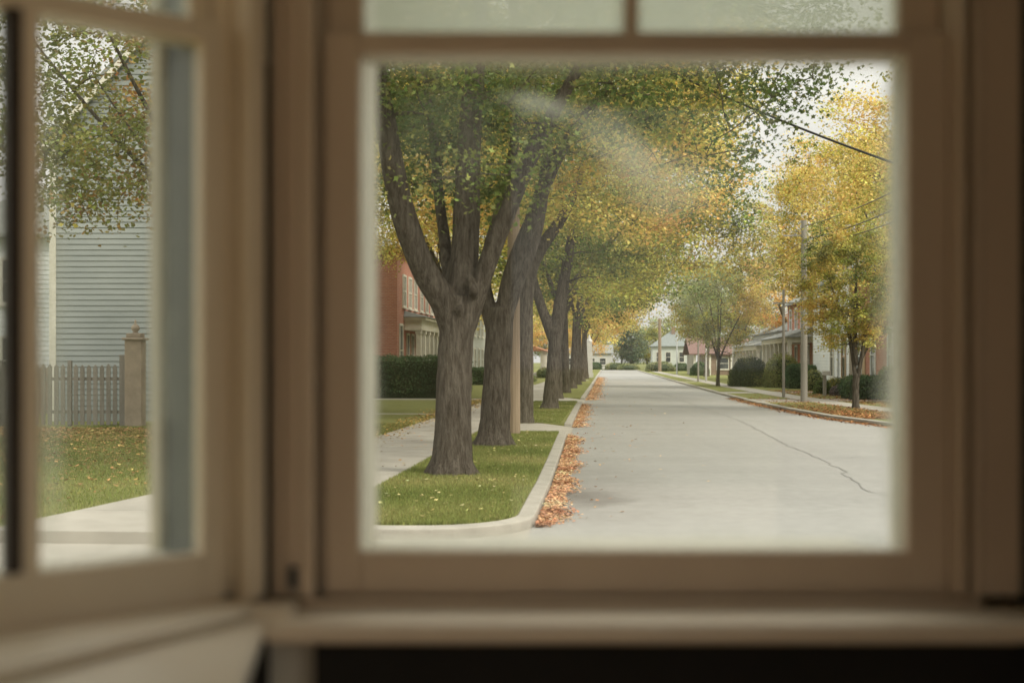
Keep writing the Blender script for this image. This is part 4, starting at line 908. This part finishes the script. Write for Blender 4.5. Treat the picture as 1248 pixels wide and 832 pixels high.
mb=MB(); mb.box(0,9,0,12.6,0,6.6); clap(mb,'y',0,-1,.12,12.5,.3,6.6,.19); clap(mb,'x',0,-1,.12,9,.3,6.6,.19); mb.build('wall',M['white'],r); gable_roof(r,0,9,0,12.6,6.6,2.6,'y',M['shingle'],.3)
for a_,b_ in ((-.04,.12),(12.5,12.64)): cb=MB(); cb.box(-.04,.12,a_,b_,0,6.6); cb.build('corner_board',M['trim'],r)
add_window(r,'y',-.03,-1,1.6,.9,1.1,2.3,'tan'); add_window(r,'y',-.03,-1,5.4,.9,.9,2.3); add_window(r,'y',-.03,-1,5.4,4.2,.9,1.5); add_window(r,'y',-.03,-1,9.2,4.2,.9,1.5); add_window(r,'y',-.03,-1,1.6,4.2,1.0,1.5)
dn=MB(); dn.box(-.12,-.035,3.2,3.32,.3,6.5); dn.build('downpipe',M['steel'],r)
def porch(root,y0,y1,cols_,zc,dep=2.1,mat='trim',roof='shingle'):
    pc=[]
    for y in np.linspace(y0+.2,y1-.2,cols_):
        c_=MB(); c_.box(-dep,-dep+.24,y-.12,y+.12,.35,zc); c_.box(-dep-.04,-dep+.28,y-.16,y+.16,zc-.15,zc-.001); c_.build('porch_column',M[mat],root)
    e=MB(); e.box(-dep-.05,-.01,y0,y1,zc,zc+.35); e.build('porch_beam',M[mat],root)
    f=MB(); f.box(-dep-.05,-.01,y0,y1,0,.34); f.build('porch_floor',M['concrete'],root)
    g_=MB(); o=.35; g_.add([(-.01,y0-o,zc+.36),(-dep-.4,y0-o,zc+.36),(-dep-.4,y1+o,zc+.36),(-.01,y1+o,zc+.36),(-.01,y0+.3,zc+1.15),(-.01,y1-.3,zc+1.15)],[(0,4,1),(1,4,5,2),(2,5,3),(0,1,2,3),(0,3,5,4)]); g_.build('porch_roof',M[roof],root)
r=house_root('brick_house','red brick house with cream-posted porch behind the two large bushes',FT+1.2,90)
mb=MB(); mb.box(0,9,0,16,0,6.4); mb.build('wall',M['brick'],r); gable_roof(r,0,9,0,16,6.4,2.8,'y',M['shingle'])
porch(r,.5,15.6,7,3.1)
for y in (2,5,8,11,14): add_window(r,'y',0,-1,y,.9,1.0,2.0,'white'); add_window(r,'y',0,-1,y,4.3,1.0,1.5,'white')
r=house_root('siding_house','white house with long columned porch and pale roof on the right',FT+1.0,108)
mb=MB(); mb.box(0,9,0,21,0,4.2); clap(mb,'y',0,-1,0,21,.3,4.2,.22); clap(mb,'x',0,-1,0,9,.3,4.2,.22); mb.build('wall',M['white'],r); hip_roof(r,0,9,0,21,4.2,2.6,M['shingle'])
porch(r,.4,20.6,8,2.75,2.0,'trim')
for y in np.arange(1.6,20,2.6): add_window(r,'y',-.03,-1,float(y),.9,1.0,1.7,'trim')
r=house_root('red_roofed_house','low brown house with red shingled roof and porch, far right',12.8,166)
mb=MB(); mb.box(0,10,0,14,0,2.7); mb.box(2,10,4,14,2.7,4.2); mb.build('wall',M['brown'],r)
gable_roof(r,-1.8,10,0,14,2.75,2.0,'x',M['redshingle'],.5); 
for x,y in ((-1.7,.1),(-1.7,5),(-1.7,9),(-1.7,13.5),(0.2,-.2),(3,-.2)): pc=MB(); pc.box(x,x+.3,y,y+.3,0,2.65); pc.build('porch_column',M['trim'],r)
for y in (2,5.5,9,12): add_window(r,'y',0,-1,y,.8,1.2,1.4)
add_window(r,'x',0,-1,2,.8,1.4,1.4); add_window(r,'x',0,-1,6,.8,1.4,1.4)
r=house_root('green_roofed_house','pale house with grey-green hipped roof at the street end',8.8,250)
mb=MB(); mb.box(0,8,0,10,0,4.6); clap(mb,'x',0,-1,0,8,.3,4.6,.3); mb.build('wall',M['mint'],r); ro=hip_roof(r,0,8,0,10,4.6,3.3,M['greenshingle'],.5)
ch=MB(); ch.box(3.8,4.5,2.8,3.5,6.0,8.5); ch.build('chimney',M['brown'],ro)
for x in (1.2,3.0,5.6): add_window(r,'x',-.03,-1,x,1.6,.9,1.9)
for x in (1.5,4,6.5): add_window(r,'x',-.03,-1,x,.5 if 0 else 3.0+.0,.01,.01) if 0 else None
r=house_root('siding_house','white house at the far left end of the street behind the golden tree',-13,205)
mb=MB(); mb.box(-9,0,0,12,0,4.6); clap(mb,'x',0,-1,-9,0,.3,4.6,.3); mb.build('wall',M['white'],r); gable_roof(r,-9,0,0,12,4.6,2.6,'x',M['shingle'])
for x in (-2,-5,-7.5): add_window(r,'x',-.03,-1,x,1.2,1,1.6)
r=house_root('siding_house','small pale house peeping through shrubs left of the dark end tree',-4,290)
mb=MB(); mb.box(-6,5,0,10,0,3.6); mb.build('wall',M['stone'],r); gable_roof(r,-6,5,0,10,3.6,1.8,'x',M['shingle'])
for x in (-4.4,-2,.5,3): add_window(r,'x',0,-1,x,1.0,1.3,1.4)
r=house_root('siding_house','white house above the far poles, right of the green-roofed house',17.5,215)
mb=MB(); mb.box(0,8,0,10,0,5.2); clap(mb,'x',0,-1,0,8,.3,5.2,.3); mb.build('wall',M['white'],r); gable_roof(r,0,8,0,10,5.2,2.4,'x',M['shingle'])
for x in (1.5,4,6.5): add_window(r,'x',-.03,-1,x,1.2,1,1.6); add_window(r,'x',-.03,-1,x,3.5,1,1.3)
# white gate pier
p=W(-1.95,140); r=tag(empty('gate_pier',(p.x,p.y,ZL)),'white pointed gate pier at the far end of the tree row','pier')
mb=MB(); mb.box(-.42,.42,-.42,.42,0,.5); mb.box(-.34,.34,-.34,.34,.501,2.6); mb.box(-.28,.28,-.28,.28,2.601,3.9); mb.build('shaft',M['stone'],r)
mb=MB(); mb.lathe([(.36,3.901),(.36,4.0),(.2,4.2),(.02,4.7)],seg=4); mb.build('cap',M['stone'],r)

# ------------------------------------------------------------------ picket fence and post
YF=35.0
fx1=(148-624)/F*YF; fx0=fx1-5.4
r=tag(empty('picket_fence',(fx0,YF,ZL)),'weathered grey picket fence in front of the blue-grey siding house','fence')
pk=MB(); x=0
while x<fx1-fx0-.12:
    h=1.70+random.uniform(-.02,.02); w_=.115; dz=random.uniform(-.01,.01); y_=random.uniform(-.004,.004)
    pk.add([(x,y_,.04),(x+w_,y_,.04),(x+w_,y_,h-.08),(x+w_/2,y_,h),(x,y_,h-.08)]+[(x,y_+.022,.04),(x+w_,y_+.022,.04),(x+w_,y_+.022,h-.08),(x+w_/2,y_+.022,h),(x,y_+.022,h-.08)],
      [(0,1,2,3,4),(9,8,7,6,5),(0,5,6,1),(1,6,7,2),(2,7,8,3),(3,8,9,4),(4,9,5,0)]); x+=.178
pk.build('pickets',M['fence'],r)
rl=MB(); rl.box(0,fx1-fx0,.028,.075,.35,.44); rl.box(0,fx1-fx0,.028,.075,1.25,1.34); rl.build('rail',M['fence'],r)
for xx in (0.1,2.0,3.9): q=MB(); q.box(xx,xx+.1,.077,.177,0,1.8); q.build('fence_post',M['fence'],r)
px_=(165-624)/F*YF
r=tag(empty('gate_post',(px_,YF,ZL)),'tall brown gate post with capped finial at the end of the picket fence','post')
q=MB(); q.box(-.23,.23,-.23,.23,0,2.35); q.build('shaft',M['postpaint'],r,bevel=.02)
q=MB(); q.box(-.29,.29,-.29,.29,2.351,2.42); q.box(-.20,.20,-.20,.20,2.421,2.54); q.build('cap',M['postpaint'],r,bevel=.02)
q=MB(); q.lathe([(.10,2.541),(.06,2.58),(.12,2.66),(.10,2.74),(.03,2.80),(.035,2.86),(.01,2.92)]); q.build('finial',M['postpaint'],r,smooth=True)
q=MB(); q.box(-.42,-.25,-.06,.10,.0,1.95); q.build('hinge_board',M['fence'],r)

# ------------------------------------------------------------------ poles and wires
def upole(px,py,h,rad,mat,label,arm=False,name='utility_pole',cat='pole',group=None,top=.8):
    g_=gnd(px,py); r=tag(empty(name,tuple(g_),-A),label,cat,group)
    q=MB(); q.tube([(0,0,-.2),(0,0,h*.5),(0,0,h)],[rad,rad*.9,rad*top],14); q.build('shaft',mat,r,smooth=False)
    if arm:
        q=MB(); q.box(-1.1,1.1,-.16,-.05-rad*0,h-.75,h-.62); q.build('crossarm',M['greywood'],r)
        for x in (-1.0,-.45,.45,1.0):
            q=MB(); q.lathe([(.03,0),(.03,.08),(.06,.1),(.06,.16),(.02,.2)],(x,-.1,h-.62),8); q.build('insulator',M['steel'],r)
    return r,g_
pl,gA=upole(626,529,11.2,.165,M['wood'],'brown wooden utility pole squeezed between the second and third street trees')
pB,gB=upole(980,489,8.0,.155,M['greywood'],'thick pale grey utility pole on the right verge before the white house',arm=False)
br=MB(); br.box(-.9,0,-.03,.03,7.3,7.38); br.build('bracket_arm',M['greywood'],pB)
pC,gC=upole(955,484,5.3,.075,M['greywood'],'slim grey-brown post left of the thick grey utility pole',name='wooden_post',cat='post')
br=MB(); br.box(-.5,.5,-.11,-.076,4.6,4.68); br.build('crossarm',M['greywood'],pC)
pD,gD=upole(804,452.5,9.2,.32,M['wood'],'distant brown utility pole by the green-roofed house',arm=True)
pE,_=upole(825,456.5,5.8,.10,M['steel'],'distant white metal lamp post left of the red roof',name='lamp_post',cat='post')
q=MB(); q.tube([(0,0,5.5),(.5,0,5.6),(.9,0,5.5)],.05,6); q.build('arm',M['steel'],pE); q=MB(); q.box(.7,1.2,-.1,.1,5.35,5.48); q.build('lamp_head',M['steel'],pE)
pF,_=upole(851,465,3.6,.085,M['greywood'],'short grey post left of the pair beside the young verge tree',name='wooden_post',cat='post')
pG,_=upole(860.5,465,2.9,.09,M['stone'],'shorter pale post just left of the young verge tree',name='wooden_post',cat='post')
pH,_=upole(893,464.5,3.3,.075,M['stone'],'pale slim post beside the round dark bush',name='wooden_post',cat='post')
g_=gnd(1005,482); r=tag(empty('mailbox',tuple(g_),-A),'pale mailbox on a grey post in the garden of the white house','mailbox')
q=MB(); q.box(-.08,.08,-.08,.08,0,1.05); q.build('post',M['greywood'],r); q=MB(); q.box(-.12,.32,-.12,.14,1.051,1.28); q.build('box',M['stone'],r,bevel=.03); q=MB(); q.box(-.16,.2,-.1,.12,.93,1.05); 
def wire(a,b,sag,rad,label,group=None,name='overhead_wire',n=26):
    a=Vector(a); b=Vector(b); pts=[]
    for i in range(n+1):
        u=i/n; p=a.lerp(b,u); p.z-=sag*4*u*(1-u); pts.append(p-a)
    m=MB(); m.tube(pts,rad,6); o=m.build(name,M['wire'] if rad==.026 and 'thick' in label else M['oldwire'],None,smooth=True); o.location=a; return tag(o,label,'wire',group)
topA=gA+Vector((0,0,10.9))
pd=at(1290,262,22.0)
wire(topA,pd,.45,.026,'thick black cable slanting from the left trees across the street','overhead wires')
pole2=W(11.5,20,ZL)
r2=tag(empty('utility_pole',tuple(pole2),-A),'utility pole at the near right street corner, holding the overhead wires','pole'); q=MB(); q.tube([(0,0,-.1),(0,0,5),(0,0,10)],[.17,.155,.13],14); q.build('shaft',M['greywood'],r2)
z0=ZL
w2p=[W(11.5,20,9.6),W(11.2,20,9.0),W(11.5,20,8.6)]
bt=gB+Vector((0,0,7.9)); f1=W(8.6,112,8.6)
wire(w2p[0],gB+Vector((.0,-.15,7.75)),.9,.024,'upper thin wire crossing the golden trees on the right','overhead wires')
wire(w2p[1],gB+Vector((-.1,-.15,7.15)),1.0,.026,'middle thin wire crossing the golden trees on the right','overhead wires')
wire(w2p[2],gB+Vector((.1,-.15,6.95)),1.05,.022,'lowest thin wire of the three on the right','overhead wires')
wire(gB+Vector((0,-.1,7.7)),W(8.3,125,9.5),.7,.02,'thin wire running on from the thick grey pole','overhead wires')
wire(gB+Vector((-.1,-.1,7.1)),W(8.3,125,8.8),.8,.02,'lower thin wire running on from the thick grey pole','overhead wires')
wire(gB+Vector((0,-.1,6.9)),at(880,366,120),.3,.02,'thin wire dropping from the thick grey pole towards the orange-gold tree','overhead wires')
wire(gD+Vector((0,0,8.6)),W(-14,150,8.0),.6,.03,'distant wire above the street end, higher of two','overhead wires')
wire(gD+Vector((0,0,7.6)),W(-14,150,7.0),.6,.03,'distant wire above the street end, lower of two','overhead wires')

# ------------------------------------------------------------------ light, world, camera
SUN_EL,SUN_AZ=R(40),R(132)      # azimuth measured from +Y towards +X
w=bpy.data.worlds.new('World'); scn.world=w; w.use_nodes=True; nt=w.node_tree; bg=nt.nodes['Background']
sky=nt.nodes.new('ShaderNodeTexSky'); sky.sky_type='NISHITA'; sky.sun_disc=False; sky.sun_elevation=SUN_EL; sky.sun_rotation=SUN_AZ; sky.air_density=1.3; sky.dust_density=3
hs=nt.nodes.new('ShaderNodeHueSaturation'); hs.inputs['Saturation'].default_value=.12; nt.links.new(sky.outputs[0],hs.inputs['Color'])
nf=noise(nt,2.2,6,.6,coord='Generated',stretch=(1,1,2.5))
cl_=ramp(nt,nf,[(.35,(9.6,9.3,8.8)),(.65,(12.8,12.3,11.5))])
mx=mix(nt,.8,hs.outputs['Color'],cl_)
tc=nt.nodes.new('ShaderNodeTexCoord'); sz=nt.nodes.new('ShaderNodeSeparateXYZ'); nt.links.new(tc.outputs['Generated'],sz.inputs[0])
grd=ramp(nt,sz.outputs[2],[(0,.48),(.25,.56),(.5,.95),(1,1.35)])   # overcast sky: brighter overhead than at the horizon
mx=mix(nt,1.0,mx,grd,'MULTIPLY'); nt.links.new(mx,bg.inputs['Color']); bg.inputs['Strength'].default_value=.10
sun=bpy.data.lights.new('Sun','SUN'); sun.energy=1.5; sun.angle=R(14); sun.color=(1,.90,.76)
so_=bpy.data.objects.new('Sun',sun); col.objects.link(so_)
sd=Vector((math.sin(SUN_AZ)*math.cos(SUN_EL),math.cos(SUN_AZ)*math.cos(SUN_EL),math.sin(SUN_EL)))
so_.rotation_euler=sd.to_track_quat('Z','Y').to_euler()
cam=bpy.data.cameras.new('Camera'); co=bpy.data.objects.new('Camera',cam); col.objects.link(co); scn.camera=co
co.location=(0,0,EYE); co.rotation_euler=(R(90),0,0)
cam.sensor_width=36; cam.lens=45.0; cam.shift_y=24/1248; cam.clip_start=.05; cam.clip_end=3000
cam.dof.use_dof=True; cam.dof.focus_distance=34; cam.dof.aperture_fstop=1.7
scn.view_settings.view_transform='Standard'; scn.view_settings.look='None'; scn.view_settings.exposure=.92; scn.view_settings.gamma=1
scn.render.engine='CYCLES'; cy=scn.cycles
cy.use_denoising=True
try: cy.denoiser='OPENIMAGEDENOISE'
except Exception: pass
cy.max_bounces=8; cy.diffuse_bounces=4; cy.glossy_bounces=3; cy.transmission_bounces=4; cy.transparent_max_bounces=12
cy.sample_clamp_indirect=8; cy.caustics_reflective=False; cy.caustics_refractive=False
